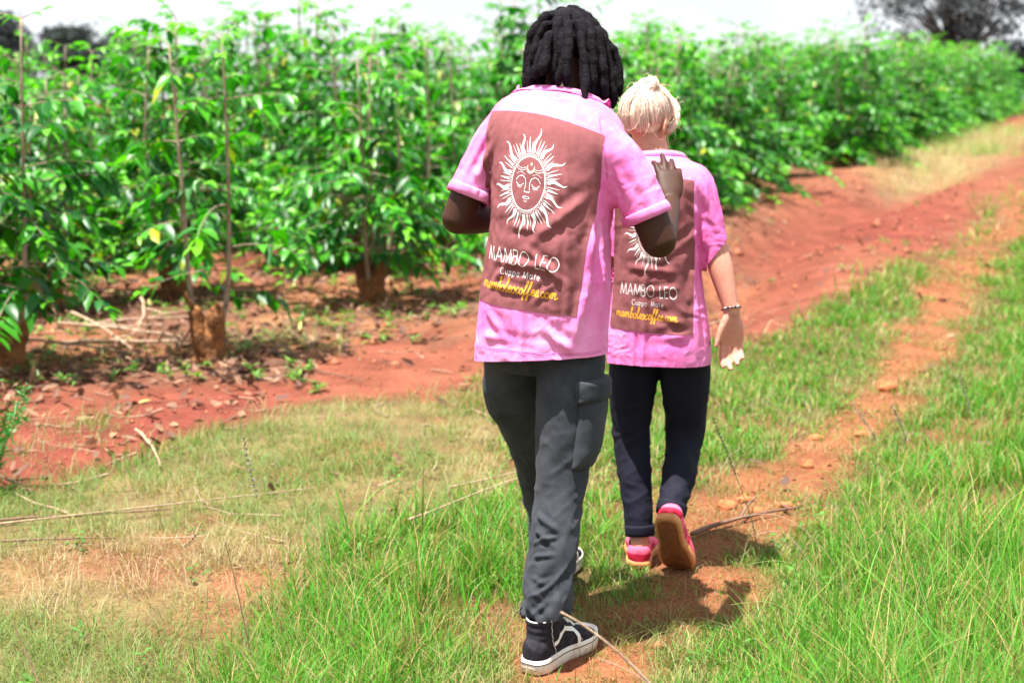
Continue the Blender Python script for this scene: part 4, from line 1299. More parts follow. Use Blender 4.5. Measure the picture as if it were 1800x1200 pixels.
body = [torso(W_rows[2:-2], 0.028, (1.1, 1.2), r, rs, f),
        loft([(pel + UP * z, r, f, a, b, 2.3) for z, a, b in ((0.10, 0.12, 0.09), (0.0, 0.14, 0.10), (-0.06, 0.14, 0.10), (-0.10, 0.09, 0.07))], 36, 20),
        limb([vec(0.462, 4.53, 1.26), vec(0.456, 4.550, 1.31), vec(0.442, 4.577, 1.37)], [0.058, 0.047, 0.047]),
        limb([vec(0.41, 4.54, 1.235), L_sh, L_sh * 0.5 + L_el * 0.5, L_el], [0.045, 0.046, 0.042, 0.036]), limb([L_el, L_el * 0.7 + L_wr * 0.3, L_wr], [0.036, 0.036, 0.023]),
        limb([vec(0.52, 4.50, 1.235), R_sh, R_sh * 0.5 + R_el * 0.5, R_el], [0.045, 0.047, 0.043, 0.038]), limb([R_el, R_el * 0.68 + R_wr * 0.32, R_wr], [0.038, 0.038, 0.0235]),
        limb(legR, [0.070, 0.065, 0.048, 0.046, 0.030]), limb(legL, [0.070, 0.065, 0.048, 0.046, 0.030]),
        limb([legR[-1], sp(Rs_M, Rs_o, 0.045, 0, 0.055), sp(Rs_M, Rs_o, 0.15, 0, 0.035)], [0.030, 0.030, 0.022]),
        limb([legL[-1], sp(Ls_M, Ls_o, 0.045, 0, 0.055), sp(Ls_M, Ls_o, 0.15, 0, 0.035)], [0.030, 0.030, 0.022])]
body += head_parts(hd, w_face, UP, S_w)
body += hand(R_wr, vec(0.0, 0.02, -1), vec(0.15, -1, -0.05), vec(-1, -0.1, 0), 1.0, (16, 22, 27, 24), 1, (0.46, 0.88, 0.20), 20)
body += hand(L_wr, nrm(L_wr - L_el), vec(0.6, -0.8, 0), vec(0.6, 0.8, 0), 0.92, (25, 28, 30, 34), 4)
V, F_ = fuse(body, 0.0045, 4)
person_obj('body', V, F_, m_skin_l, wom, WR)

sl_L = [vec(0.41, 4.54, 1.235), vec(0.352, 4.56, 1.240), vec(0.326, 4.57, 1.16), vec(0.308, 4.58, 1.06), vec(0.303, 4.58, 1.02)]
sl_R = [vec(0.51, 4.50, 1.235), vec(0.573, 4.482, 1.240), vec(0.608, 4.475, 1.16), vec(0.640, 4.467, 1.06), vec(0.654, 4.463, 1.015)]
cuL, cuR = nrm(sl_L[-1] - sl_L[-2]), nrm(sl_R[-1] - sl_R[-2] + vec(0.05, 0, -0.0))
low_rows = [((0.472, 4.50, 0.45), 0.13, 0.10), ((0.472, 4.50, 0.58), 0.155, 0.118)]
cage = fuse([torso(low_rows + W_rows[1:-2], 0.016, (1.1, 1.2), r, rs, f)] + body[2:7], 0.012, 4)
V, F_ = sew([torso(W_rows, 0.0, (1.1, 1.2), r, rs, f), tube(sl_L, [0.05, 0.060, 0.058, 0.055, 0.055], 30, 34), tube(sl_R, [0.05, 0.061, 0.059, 0.056, 0.056], 30, 34)],
            [((0.472, 4.50, 0.712), (0, -0.04, -1), 0.32), (vec(0.306, 4.58, 1.036), cuL, 0.09), (vec(0.645, 4.466, 1.044), cuR, 0.09), ((0.465, 4.539, 1.320), (0.0, 0.25, 0.95), 0.095)], cage, vec(0.465, 4.539, 1.320), 0.085, 0.0125)
N_ = normals_of(V, F_)
def bp(s, z, out=0.11):
    return vec(0.466, 4.50, 0) + r * s - f * out + UP * z
segs = [(bp(0.15, 1.10, 0.03), bp(0.02, 1.00), 0.012, 0.010), (bp(0.155, 1.13, 0.04), bp(0.09, 1.21), 0.011, 0.010), (bp(0.15, 1.09, 0.02), bp(0.12, 0.88, 0.08), 0.012, 0.010),
        (bp(-0.10, 0.98), bp(0.10, 0.965), 0.010, 0.006), (bp(-0.05, 0.90), bp(0.11, 0.92), 0.009, 0.006), (bp(0.0, 0.84), bp(0.12, 0.80), 0.010, 0.007),
        (bp(-0.02, 0.75), bp(0.13, 0.77), 0.011, 0.007), (bp(0.13, 0.95, 0.06), bp(0.14, 0.72, 0.07), 0.013, 0.009),
        (R_sh + vec(-0.02, -0.06, -0.04), vec(0.60, 4.41, 1.06), 0.010, 0.009), (R_sh + vec(0.015, -0.06, -0.01), vec(0.645, 4.41, 1.07), 0.010, 0.007)]
low = 1 - smooth01(V[:, 2], 1.05, 1.26) * 0.72
V = V + N_ * (cloth_noise(V, 17, 0.0028) * low + 0.9 * creases(V, segs))[:, None]
V, F_, bands, collar = finish_rims(V, F_, (), vec(0.465, 4.539, 1.320))
w_shirt = person_obj('shirt', V, F_, m_pink, wom, WR, label='loose pink cotton shirt with a brown back print')
w_cloth = Cloth(V, F_)
if collar:
    person_obj('collar', *collar, m_pink, w_shirt, WR)
print_on(w_shirt, WR, w_cloth, ((-0.125, 1.262), (0.118, 1.245), (-0.135, 0.785), (0.132, 0.770)), vec(0.466, 4.50, 0), r, f, 0.008, PRINT)
hem = [ribbon([(x, 0.018 + dy) for x in np.linspace(-0.16, 0.16, 50)], 0.0012) for dy in (0.0, 0.004)]
person_obj('hem_stitching', *lay(hem, w_cloth, lambda x, y: vec(0.466, 4.50, 0) + r * x + UP * (0.676 + y) - f * 0.8, f, 0.0012), m_stitch, w_shirt, WR)
hem = [ribbon([(x, 0.0) for x in np.linspace(-0.06, 0.06, 24)], 0.0012)]
cx_ = nrm(np.cross(cuR, vec(0, 1, 0)))
person_obj('sleeve_stitching', *lay(hem, w_cloth, lambda x, y: vec(0.645, 4.466, 1.030) - cuR * 0.020 - cx_ * x - vec(0, 0.5, 0), vec(0, 1, 0), 0.0012), m_stitch, w_shirt, WR)

lR = legR[:-1] + [vec(0.512, 4.40, 0.222), vec(0.497, 4.37, 0.175)]
lL = legL[:-1] + [vec(0.412, 4.465, 0.14), vec(0.4146, 4.455, 0.08)]
pelv = [(pel + UP * z, r, f, a, b, 2.3) for z, a, b in ((0.10, 0.130, 0.10), (0.03, 0.140, 0.100), (-0.04, 0.148, 0.106), (-0.09, 0.140, 0.10), (-0.13, 0.10, 0.08))]
rads = [[0.080, 0.080, 0.063, 0.054, 0.045, 0.044]] * 2
V, F_ = trousers(pelv, [lR, lL], rads, 0.0054)
N_ = normals_of(V, F_)
dR = leg_folds(V, lR, [(0, 0.001), (0.22, 0.002), (0.32, 0.0045), (0.40, 0.004), (0.6, 0.002)], 22, 44)
dL = leg_folds(V, lL, [(0, 0.001), (0.22, 0.002), (0.32, 0.0045), (0.45, 0.003), (0.7, 0.002)], 22, 54)
isL = path_coords(V, lL)[2] < path_coords(V, lR)[2]
V = V + N_ * (np.where(isL, dL, dR) + cloth_noise(V, 60, 0.0016, (8, 8, 8)))[:, None]
axR, axL = nrm(lR[-1] - lR[-2]), nrm(lL[-1] - lL[-2])
eR, eL = vec(0.504, 4.383, 0.197), vec(0.4140, 4.458, 0.106)
V, F_ = cut(V, F_, [(eR, axR, 0.064), (eL, axL, 0.064), (pel + UP * 0.085, (0, 0, 1), 0.22)])
w_tr = person_obj('trousers', V, F_, m_navy, wom, WR, label='slim navy trousers with turned-up cuffs')
for c_, ax_, sd in ((eR - axR * 0.012, axR, 1), (eL - axL * 0.012, axL, 2)):
    person_obj('turned_up_cuff', *band(c_, ax_, 0.0455, 0.0435, 0.036, 0.0045, 34, 0.02, None, sd), m_navy, w_tr, WR)

def sneaker(M, o, lab):
    L = 0.252
    up_, X, Wd = shoe_shape(L, False, 1.20)
    V, F_ = fuse(up_, 0.0034, 5)
    V, F_ = cut(V, F_, [((0.045, 0, 0.070), (0.08, 0, 1), 0.047)], 0.010, 0.003)
    shoe = person_obj('shoe', xf(V, M, o), F_, m_shoe_pink, wom, WR, label=lab)
    cs = Cloth(V, F_)
    v, q = sole_mesh(L, X, Wd, 0.0, 0.026, 0.003); person_obj('sole', xf(v, M, o), q, m_gum, shoe, WR)
    v, q = sole_mesh(L, X, Wd, -0.0022, 0.004, -0.006); person_obj('tread', xf(v, M, o), q, m_gum_d, shoe, WR)
    hc = []
    for k in range(9):                                     # red heel counter wrapped round the back
        pass
    g = [(a, z) for z in np.linspace(0.022, 0.050, 6) for a in np.linspace(-1.25, 1.25, 30)]
    fc = [(j * 30 + i, j * 30 + i + 1, (j + 1) * 30 + i + 1, (j + 1) * 30 + i) for j in range(5) for i in range(29)]
    v = []
    for a, z in g:
        d = vec(math.cos(a), math.sin(a), 0)
        h = cs.hit(vec(0.045, 0, z) - d * 0.3, d, 0.0018)
        v.append(h if h is not None else vec(0.045, 0, z))
    person_obj('heel_counter', xf(np.array(v), M, o), fc, m_shoe_red, shoe, WR)
    for s in (-1, 1):
        for k in range(3):
            x = 0.085 + k * 0.022
            v, q = lay([ribbon([(x + 0.016, 0.024), (x, 0.060 - 0.004 * k)], 0.009)], cs, lambda a, b: vec(a, s * 0.3, b), vec(0, -s, 0), 0.0016)
            person_obj('side_stripe', xf(v, M, o), q, m_shoe_red, shoe, WR)
    for k in range(5):
        pts = []
        for y in np.linspace(-0.016, 0.016, 6):
            h = cs.hit(vec(0.105 + k * 0.013, y, 0.4), vec(0, 0, -1), 0.002)
            pts.append(h if h is not None else vec(0.105 + k * 0.013, y, 0.06))
        v, q = tube(pts, [0.0022] * 6, 6, 12); person_obj('lace', xf(v, M, o), q, m_lace, shoe, WR)
    return shoe
sneaker(Rs_M, Rs_o, 'pink sneaker with its heel lifted, gum sole showing')
sneaker(Ls_M, Ls_o, 'pink sneaker planted on the trail')

# bracelet
axw = nrm(R_wr - R_el); bc = R_wr - axw * 0.012
a_ = nrm(np.cross(axw, vec(0, 1, 0))); b_ = np.cross(axw, a_)
ringp = [bc + (a_ * math.cos(t) + b_ * math.sin(t)) * 0.0275 + axw * 0.003 * math.cos(t) for t in np.linspace(0, 2 * math.pi, 30)]
br = person_obj('bracelet', *tube(ringp, [0.0026] * 30, 7, 60, cap=False), m_bracelet, wom, WR, label='thin grey beaded bracelet')
for k, t in enumerate(np.linspace(0, 2 * math.pi, 16, endpoint=False)):
    p = bc + (a_ * math.cos(t) + b_ * math.sin(t)) * 0.0285 + axw * 0.003 * math.cos(t)
    person_obj('bead', *ball(p, (a_ * 0.0044, b_ * 0.0044, axw * 0.0036), 8, 6), m_bead if k % 4 == 0 else (m_black if k % 2 else m_bracelet), br, WR)

# blond hair gathered up to a loose knot
sk_c = hd + (hf * -0.008 + hu * 0.028) * S_w
ax3 = (hr * 0.079 * S_w, hf * 0.098 * S_w, hu * 0.093 * S_w)
hairp = []
v_, q_ = ball(sk_c + hu * 0.004 - hf * 0.004, ax3, 40, 28)
rel = (v_ - sk_c)
hx, hy, hz = rel @ hr / 0.075, rel @ hf / 0.092, rel @ hu / 0.088
keepv = ~((hy > 0.42 + 0.2 * hz) & (hz < 0.62)) & ~(hz < -0.80) & ~((hy > 0.05) & (hz < -0.25))
q_ = [t for t in q_ if all(keepv[i] for i in t)]
w_hair = person_obj('hair', v_, q_, m_blond, wom, WR, label='blond hair gathered up in a loose knot')
knot = sk_c - hf * 0.060 + hu * 0.070 + hr * 0.012
def on_skull(q, k):
    q = nrm(q)
    return sk_c + (ax3[0] * q[0] + ax3[1] * q[1] + ax3[2] * q[2]) * k
kq = vec(0.12, -0.62, 0.78)
st_parts = []
for i in range(1100):
    side = random.uniform(-1, 1) * 2.75
    # hairline runs from the forehead round behind the ears to the nape
    az = side
    hlz = np.interp(abs(az), [0, 0.9, 1.45, 1.9, 2.4, 2.75], [0.62, 0.45, 0.0, -0.38, -0.72, -0.84])
    q = vec(math.sin(az) * math.sqrt(1 - hlz ** 2), math.cos(az) * math.sqrt(1 - hlz ** 2), hlz)
    q = q + np.array([random.gauss(0, 0.06) for _ in range(3)])
    if random.random() < 0.55:
        q = nrm(q) * (1 - (u0 := random.uniform(0, 0.7))) + kq * u0
    k = random.uniform(1.01, 1.08)
    P = []
    jit = np.array([random.gauss(0, 0.10) for _ in range(3)])
    for u in np.linspace(0, 1, 8):
        qq = nrm(q) * (1 - u) + (kq + jit * 0.6) * u
        P.append(on_skull(qq, k + 0.10 * math.sin(math.pi * u) * (0.5 + 0.5 * math.sin(i * 1.7)) + (0.05 * u)))
    w0 = random.uniform(0.0008, 0.0019)
    st_parts.append(tube(P, [w0 * 0.5, w0, w0 * 1.1, w0 * 1.1, w0 * 1.1, w0, w0, w0 * 0.6], 3, 14))
V, F_ = merge(st_parts)
o = person_obj('swept_strands', V, F_, m_blond, w_hair, WR); o['kind'] = 'stuff'
st_parts = []
for i in range(150):                                        # the knot: loops of hair
    a0 = random.uniform(0, 6.28); tilt = random.gauss(0, 0.5)
    e1 = nrm(hr + hu * tilt); e2 = nrm(np.cross(nrm(hu * 0.5 - hf * 0.8), e1))
    rad = random.uniform(0.016, 0.044)
    P = [knot + e1 * math.cos(a0 + t) * rad + e2 * math.sin(a0 + t) * rad * 0.8 + nrm(hu * 0.5 - hf * 0.7) * (random.uniform(-0.012, 0.014)) for t in np.linspace(0, random.uniform(2.5, 5), 9)]
    st_parts.append(tube(P, [0.001] + [0.0018] * 7 + [0.0006], 4, 18))
V, F_ = merge(st_parts)
o = person_obj('hair_knot', V, F_, m_blond, w_hair, WR); o['kind'] = 'stuff'
st_parts = []
for i in range(130):                                        # lock swept in front of the ear
    k0 = random.uniform(0, 1)
    P = [on_skull(vec(0.42 + 0.05 * k0, 0.25, 0.95), 1.05), on_skull(vec(0.85, 0.42, 0.62), 1.12 + 0.10 * k0), on_skull(vec(1.0, 0.52, 0.18), 1.14 + 0.10 * k0), on_skull(vec(1.0, 0.55, -0.2), 1.09 + 0.05 * k0), on_skull(vec(0.95, 0.40 + 0.3 * k0, -0.52), 1.03)]
    P = [p + np.array([random.gauss(0, 0.004) for _ in range(3)]) for p in P]
    st_parts.append(tube(P, [0.0012, 0.0015, 0.0015, 0.0012, 0.0004], 4, 16))
for i in range(190):                                        # flyaway hairs
    az = random.uniform(-3.1, 3.1); zz = random.uniform(-0.6, 1.0)
    q = vec(math.sin(az) * math.sqrt(1 - zz * zz * 0.99), math.cos(az) * math.sqrt(1 - zz * zz * 0.99), zz)
    if q[1] > 0.6 and zz < 0.5:
        continue
    p = on_skull(q, 1.06); d = nrm(p - sk_c + np.array([random.gauss(0, 0.05) for _ in range(3)])); t_ = nrm(np.cross(d, np.array([random.gauss(0, 1) for _ in range(3)])))
    L_ = random.uniform(0.02, 0.05)
    P = [p, p + (d * 0.5 + t_ * 0.5) * L_ * 0.6, p + (d * 0.5 + t_) * L_, p + (d * 0.1 + t_ * 1.3) * L_ - UP * 0.006]
    st_parts.append(tube(P, [0.0007, 0.0006, 0.0005, 0.0003], 4, 10))
V, F_ = merge(st_parts)
o = person_obj('loose_strands', V, F_, m_blond, w_hair, WR); o['kind'] = 'stuff'
# ================================================================== coffee trees
m_leaf = material('coffee_leaf', attr=True, rough=0.40, spec=0.35, trans=0.32, transcol=(0.9, 1.5, 0.35), var=(30, 0.75, 0.45, 0.8, 2), objvar=True)
m_bark = material('coffee_bark', (0.30, 0.235, 0.17), 0.9, 0.15, var=[(26, (0.17, 0.115, 0.075), 0.42, 0.7, 5), (9, (0.40, 0.33, 0.25), 0.5, 0.75, 3)], bump=(60, 0.6, 0.01))
m_stump = material('old_stump_wood', (0.27, 0.115, 0.045), 0.95, 0.1, var=[(14, (0.11, 0.050, 0.025), 0.40, 0.66, 6), (38, (0.42, 0.22, 0.10), 0.55, 0.8, 4)], bump=(34, 1.0, 0.03), bump2=(110, 0.6, 0.01))

def leaf_soup(base, dirn, side, length, width, droop, col):
    """arrays of leaves -> verts, tris, colours (8 verts, 8 tris each)"""
    n = len(base)
    d = nrm(dirn); s = nrm(side - d * (side * d).sum(1)[:, None]); up = np.cross(s, d)
    up = np.where((up[:, 2:3] < 0), -up, up)
    def at(u, k, fold):
        c = base + d * (u * length)[:, None] + vec(0, 0, -1) * (droop * length * u * u)[:, None]
        return c + s * (k * width)[:, None] + up * (fold * width * abs(k))[:, None] if k else c
    V = np.stack([at(0, 0, 0), at(0.32, 0.46, 0.35), at(0.34, 0, 0), at(0.32, -0.46, 0.35), at(0.68, 0.38, 0.35), at(0.70, 0, 0), at(0.68, -0.38, 0.35), at(1.0, 0, 0)], 1)
    t = np.array([(0, 2, 1), (0, 3, 2), (1, 2, 5), (1, 5, 4), (2, 3, 6), (2, 6, 5), (4, 5, 7), (5, 6, 7)])
    T_ = (t[None] + (np.arange(n) * 8)[:, None, None]).reshape(-1, 3)
    return V.reshape(-1, 3), T_, np.repeat(col, 8, 0)

def twig_soup(paths, radii):
    """three-sided tubes for many twigs: paths list of (k,3), radii list of (k,)"""
    V, T_, o = [], [], 0
    th = np.array([0, 2.094, 4.189])
    for P, rr in zip(paths, radii):
        P = np.asarray(P); Tn, A, B = frames(P)
        k = len(P)
        ring = P[:, None] + (np.cos(th)[None, :, None] * A[:, None] + np.sin(th)[None, :, None] * B[:, None]) * np.asarray(rr)[:, None, None]
        V.append(ring.reshape(-1, 3))
        for i in range(k - 1):
            for j in range(3):
                a, b, c, e = o + i * 3 + j, o + i * 3 + (j + 1) % 3, o + (i + 1) * 3 + (j + 1) % 3, o + (i + 1) * 3 + j
                T_ += [(a, b, c), (a, c, e)]
        o += k * 3
    return np.vstack(V), np.array(T_)

def coffee_parts(seed, H=1.98, n_stems=3, reach=0.72, low=0.42, stem_spread=0.16, dense=1.0, stump=0.30, lean=(0, 0), gap=0.16, shoots=0.5):
    g = np.random.default_rng(seed)
    stems, tw, twr = [], [], []
    LB, LD, LS, LL, LW, LP, LC = [], [], [], [], [], [], []
    for k in range(n_stems):
        a = 6.283 * k / n_stems + g.uniform(-0.5, 0.5)
        b0 = vec(math.cos(a) * 0.05, math.sin(a) * 0.05, stump * 0.55)
        h = H * g.uniform(0.80, 1.0) * (1.12 if g.random() < shoots * 0.4 else 1.0)
        top = vec(math.cos(a) * stem_spread * g.uniform(0.6, 1.5) + lean[0], math.sin(a) * stem_spread * g.uniform(0.6, 1.5) + lean[1], h)
        mid = (b0 + top) / 2 + vec(*(g.normal(0, 0.03, 2)), 0) + vec(math.cos(a), math.sin(a), 0) * 0.05
        P = catmull([b0, b0 * 0.7 + mid * 0.3 + vec(math.cos(a) * 0.04, math.sin(a) * 0.04, 0), mid, top], 26)
        stems.append((P, np.linspace(0.021, 0.006, 26)))
        z0 = max(low + g.uniform(-0.1, 0.15), stump + 0.08)
        for z in np.arange(z0, h, 0.085 / dense):
            i = int(np.clip((z - b0[2]) / (h - b0[2]) * 25, 0, 25)); c = P[i]
            rel = (z - z0) / (h - z0)
            az0 = g.uniform(0, 6.28)
            for q in (0, 1):
                if g.random() < gap:
                    continue
                az = az0 + q * 3.1416 + g.normal(0, 0.3)
                L = reach * (0.62 + 0.45 * math.sin(min(1, rel * 1.1 + 0.25) * 3.0)) * g.uniform(0.40, 1.25) * (1 - 0.55 * rel ** 2)
                o_ = vec(math.cos(az), math.sin(az), 0)
                rise = g.uniform(0.02, 0.30) + 0.35 * rel ** 2
                sag = g.uniform(0.25, 0.60) * (1 - 0.5 * rel)
                tt = np.linspace(0, 1, 7)
                path = c + o_ * (tt * L)[:, None] + UP * ((rise * tt - sag * tt ** 2.2) * L)[:, None] + np.cross(o_, UP) * (g.normal(0, 0.05) * tt ** 2 * L)[:, None]
                tw.append(path); twr.append(np.linspace(0.0048, 0.0018, 7))
                u_in = 0.15 if L < 0.35 else g.uniform(0.15, 0.42)
                npair = max(2, int(L * (1 - u_in) / 0.046))
                for m in range(npair):
                    u = u_in + (1 - u_in) * (m + g.uniform(0.2, 0.9)) / npair
                    if u > 1: u = 1.0
                    pi_ = path[int(u * 6)] * (1 - (u * 6 % 1)) + path[min(6, int(u * 6) + 1)] * (u * 6 % 1)
                    young = u > 0.86 or rel > 0.93
                    for s in (-1, 1):
                        if g.random() < 0.12:
                            continue
                        side = np.cross(UP, o_) * s
                        d = side * g.uniform(0.5, 1.0) + o_ * g.uniform(0.3, 0.8) + UP * g.uniform(-0.75, 0.15) + g.normal(0, 0.16, 3)
                        if young: d = d * 0.6 + o_ * 0.5 + UP * g.uniform(0.0, 0.5)
                        LB.append(pi_); LD.append(d); LS.append(np.cross(d, UP) + g.normal(0, 0.35, 3))
                        LL.append(g.uniform(0.085, 0.150) * (0.72 if young else 1)); LW.append(LL[-1] * g.uniform(0.46, 0.58)); LP.append(g.uniform(0.15, 0.6))
                        y = g.random()
                        if young: LC.append(vec(0.115, 0.42, 0.012) * g.uniform(0.8, 1.2))
                        elif y < 0.022: LC.append(vec(0.30, 0.36, 0.02))
                        elif y < 0.50: LC.append(vec(0.050, 0.29, 0.010) * g.uniform(0.8, 1.2))
                        else: LC.append(vec(0.012, 0.130, 0.011) * g.uniform(0.7, 1.3))
    leaves = leaf_soup(np.array(LB), np.array(LD), np.array(LS), np.array(LL), np.array(LW), np.array(LP), np.array(LC))
    tv, tt_ = twig_soup(tw, twr)
    # gnarled stump, cut back many times
    th = np.linspace(0, 6.283, 18, endpoint=False); rows = []
    ph = g.uniform(0, 6)
    for z, rr in ((-0.08, 0.125), (0.0, 0.110), (0.05, 0.088), (0.09, 0.080), (stump * 0.45, 0.078), (stump * 0.6, 0.066), (stump * 0.64, 0.03)):
        rad = rr * (1 + 0.20 * np.sin(th * 3 + ph) + 0.12 * np.sin(th * 5 + z * 20))
        zz = z + (0.05 * np.sin(th * 2 + ph) + 0.03 * np.sin(th * 5)) * (1 if z > stump * 0.5 else 0)
        rows.append(np.column_stack([np.cos(th) * rad + 0.05 * z, np.sin(th) * rad, zz]))
    rows = np.array(rows)
    sub = catmull(rows.reshape(len(rows), -1), 16).reshape(16, 18, 3)
    sub = sub + 0.012 * noise3(sub * 30, seed)[..., None] * nrm(sub * np.array([1, 1, 0]))
    stv, stf = rings_to_mesh(sub, True)
    prongs = []
    for q in range(3):
        a = ph + 2.1 * q + g.uniform(-0.4, 0.4); e = vec(math.cos(a), math.sin(a), 0)
        hh = stump * g.uniform(0.75, 1.15)
        prongs.append(tube([e * 0.02 + UP * 0.02, e * 0.055 + UP * hh * 0.5, e * 0.085 + UP * hh, e * 0.095 + UP * (hh + 0.015)], [0.070, 0.056, 0.040, 0.015], 10, 14, bump=0.35, seed=seed + q))
    snag = tube([vec(0.05, 0.02, stump * 0.5), vec(-0.10 if seed % 2 else 0.09, -0.03, stump + 0.05), vec(-0.13 if seed % 2 else 0.11, -0.03, stump + 0.12)], [0.03, 0.018, 0.010], 8, 10)
    return dict(leaves=leaves, twigs=(tv, tt_), stems=stems, stump=merge([(stv, stf), snag] + prongs))

def coffee_meshes(key, P):
    d = {}
    d['crown'] = tri_mesh('crown_' + key, P['leaves'][0], P['leaves'][1], m_leaf, False, P['leaves'][2])
    d['branches'] = tri_mesh('branches_' + key, *P['twigs'], m_bark, True)
    d['stems'] = [mesh_data('stem_' + key, *tube(p[::3], r_[::3], 7, 20, bump=0.12, seed=3), m_bark) for p, r_ in P['stems']]
    d['trunk'] = mesh_data('stump_' + key, *P['stump'], m_stump)
    return d

def plant_tree(d, x, y, rot, sc, label, sink=0.0):
    t = empty('coffee_tree', (x, y, gz(x, y) - sink), label, 'coffee tree', 'coffee trees in the plantation rows')
    t.rotation_euler = (0, 0, rot); t.scale = (sc, sc, sc)
    c = put('crown', d['crown'], t); put('branches', d['branches'], t)['kind'] = 'stuff'
    k = put('trunk', d['trunk'], t)
    for s in d['stems']:
        put('stem', s, t)
    return t

named = [   # x, y, seed, H, stems, reach, low, label
    (-1.79, 8.31, 5, 2.16, 2, 0.74, 0.86, 'coffee tree nearest the trail with two pale stems on a split orange stump'),
    (-2.86, 7.95, 8, 1.94, 3, 0.66, 0.82, 'coffee tree cut by the left edge with a rotten stump and bare lower stem'),
    (-3.36, 10.2, 9, 1.92, 4, 0.74, 0.74, 'coffee tree with several thin grey stems behind the pile of pruned sticks'),
    (-2.62, 10.9, 12, 2.12, 3, 0.80, 0.74, 'coffee tree with a low leafy shoot just behind the split orange stump'),
    (-1.05, 10.6, 14, 2.12, 3, 0.88, 0.66, 'coffee tree with low sweeping branches left of the dreadlocked person'),
    (-4.43, 14.3, 16, 1.85, 3, 0.80, 0.80, 'coffee tree on a fat leaning stump seen through the gap at far left'),
    (-0.72, 13.9, 18, 2.1, 3, 0.85, 0.66, 'coffee tree with a dark trunk right beside the elbow of the dreadlocked person'),
    (-1.30, 15.4, 21, 2.1, 3, 0.85, 0.66, 'coffee tree with a thin dark trunk standing left of the pink shirts'),
    (4.36, 23.8, 23, 2.12, 4, 1.05, 0.50, 'rounded coffee tree at the road edge with a dark shadow below it'),
    (7.50, 31.0, 25, 2.2, 4, 1.05, 0.55, 'dark rounded coffee tree on a single short trunk at the row end'),
    (2.75, 18.6, 27, 2.0, 4, 0.95, 0.40, 'coffee tree behind the shoulder of the blond person'),
    (0.35, 12.6, 29, 2.1, 3, 0.85, 0.62, 'coffee tree hidden mostly behind the dreadlocked person'),
]
protos = []
for x, y, sd, H, ns, rc, lw, lab in named:
    d = coffee_meshes(str(sd), coffee_parts(sd, H * 0.955, ns, rc, lw, 0.15, 1.08, gap=0.27, shoots=1.0))
    plant_tree(d, x, y, 0.0, 1.0, lab)
    protos.append(d)
protos2 = [coffee_meshes('f%d' % s, coffee_parts(s, h_, 4, rc_, 0.50, 0.24, 0.95, gap=0.12, shoots=0.9)) for s, h_, rc_ in ((101, 2.32, 0.98), (102, 2.2, 1.10), (103, 2.42, 0.95), (104, 2.28, 1.05), (105, 2.1, 1.15))]
spots = []
dr, pr = nrm(vec(0.40, 0.917)), nrm(vec(-0.917, 0.40))
o0 = vec(-1.79, 8.31)
for row in range(0, 7):
    for k in range(-2, 34):
        step = 1.62
        p = o0 + pr * row * 1.75 + dr * (k * step + (row % 2) * 0.8)
        p = p + rng.normal(0, 0.16, 2)
        x, y = p
        if y < 9.3 or y > 62:
            continue
        if not (-0.40 * y - 1.4 < x < 0.40 * y + 1.5):
            continue
        if row > 2 and y > 34 and (row + k) % 2:
            continue
        if row > 4 and y > 22:
            continue
        if min(math.hypot(x - n[0], y - n[1]) for n in named) < 1.05:
            continue
        if float(poly_sd(np.array([x]), np.array([y]), ROAD)[0]) > -0.4:
            continue
        if y < 16 and row < 1 and k < 3:
            continue
        spots.append((x, y, row))
for i, (x, y, row) in enumerate(sorted(spots, key=lambda q: q[1])):
    lab = ('leafy green coffee tree in the second and third rows of the plantation' if y < 20 else 'distant leafy green coffee tree in the rows up the slope')
    plant_tree(protos2[i % 5] if y > 12 else protos[(i * 3) % 8], x, y, rng.uniform(0, 6.28), rng.uniform(0.90, 1.16) if x / y > -0.26 else rng.uniform(0.80, 0.92), lab)
print('coffee trees', len(spots) + len(named))

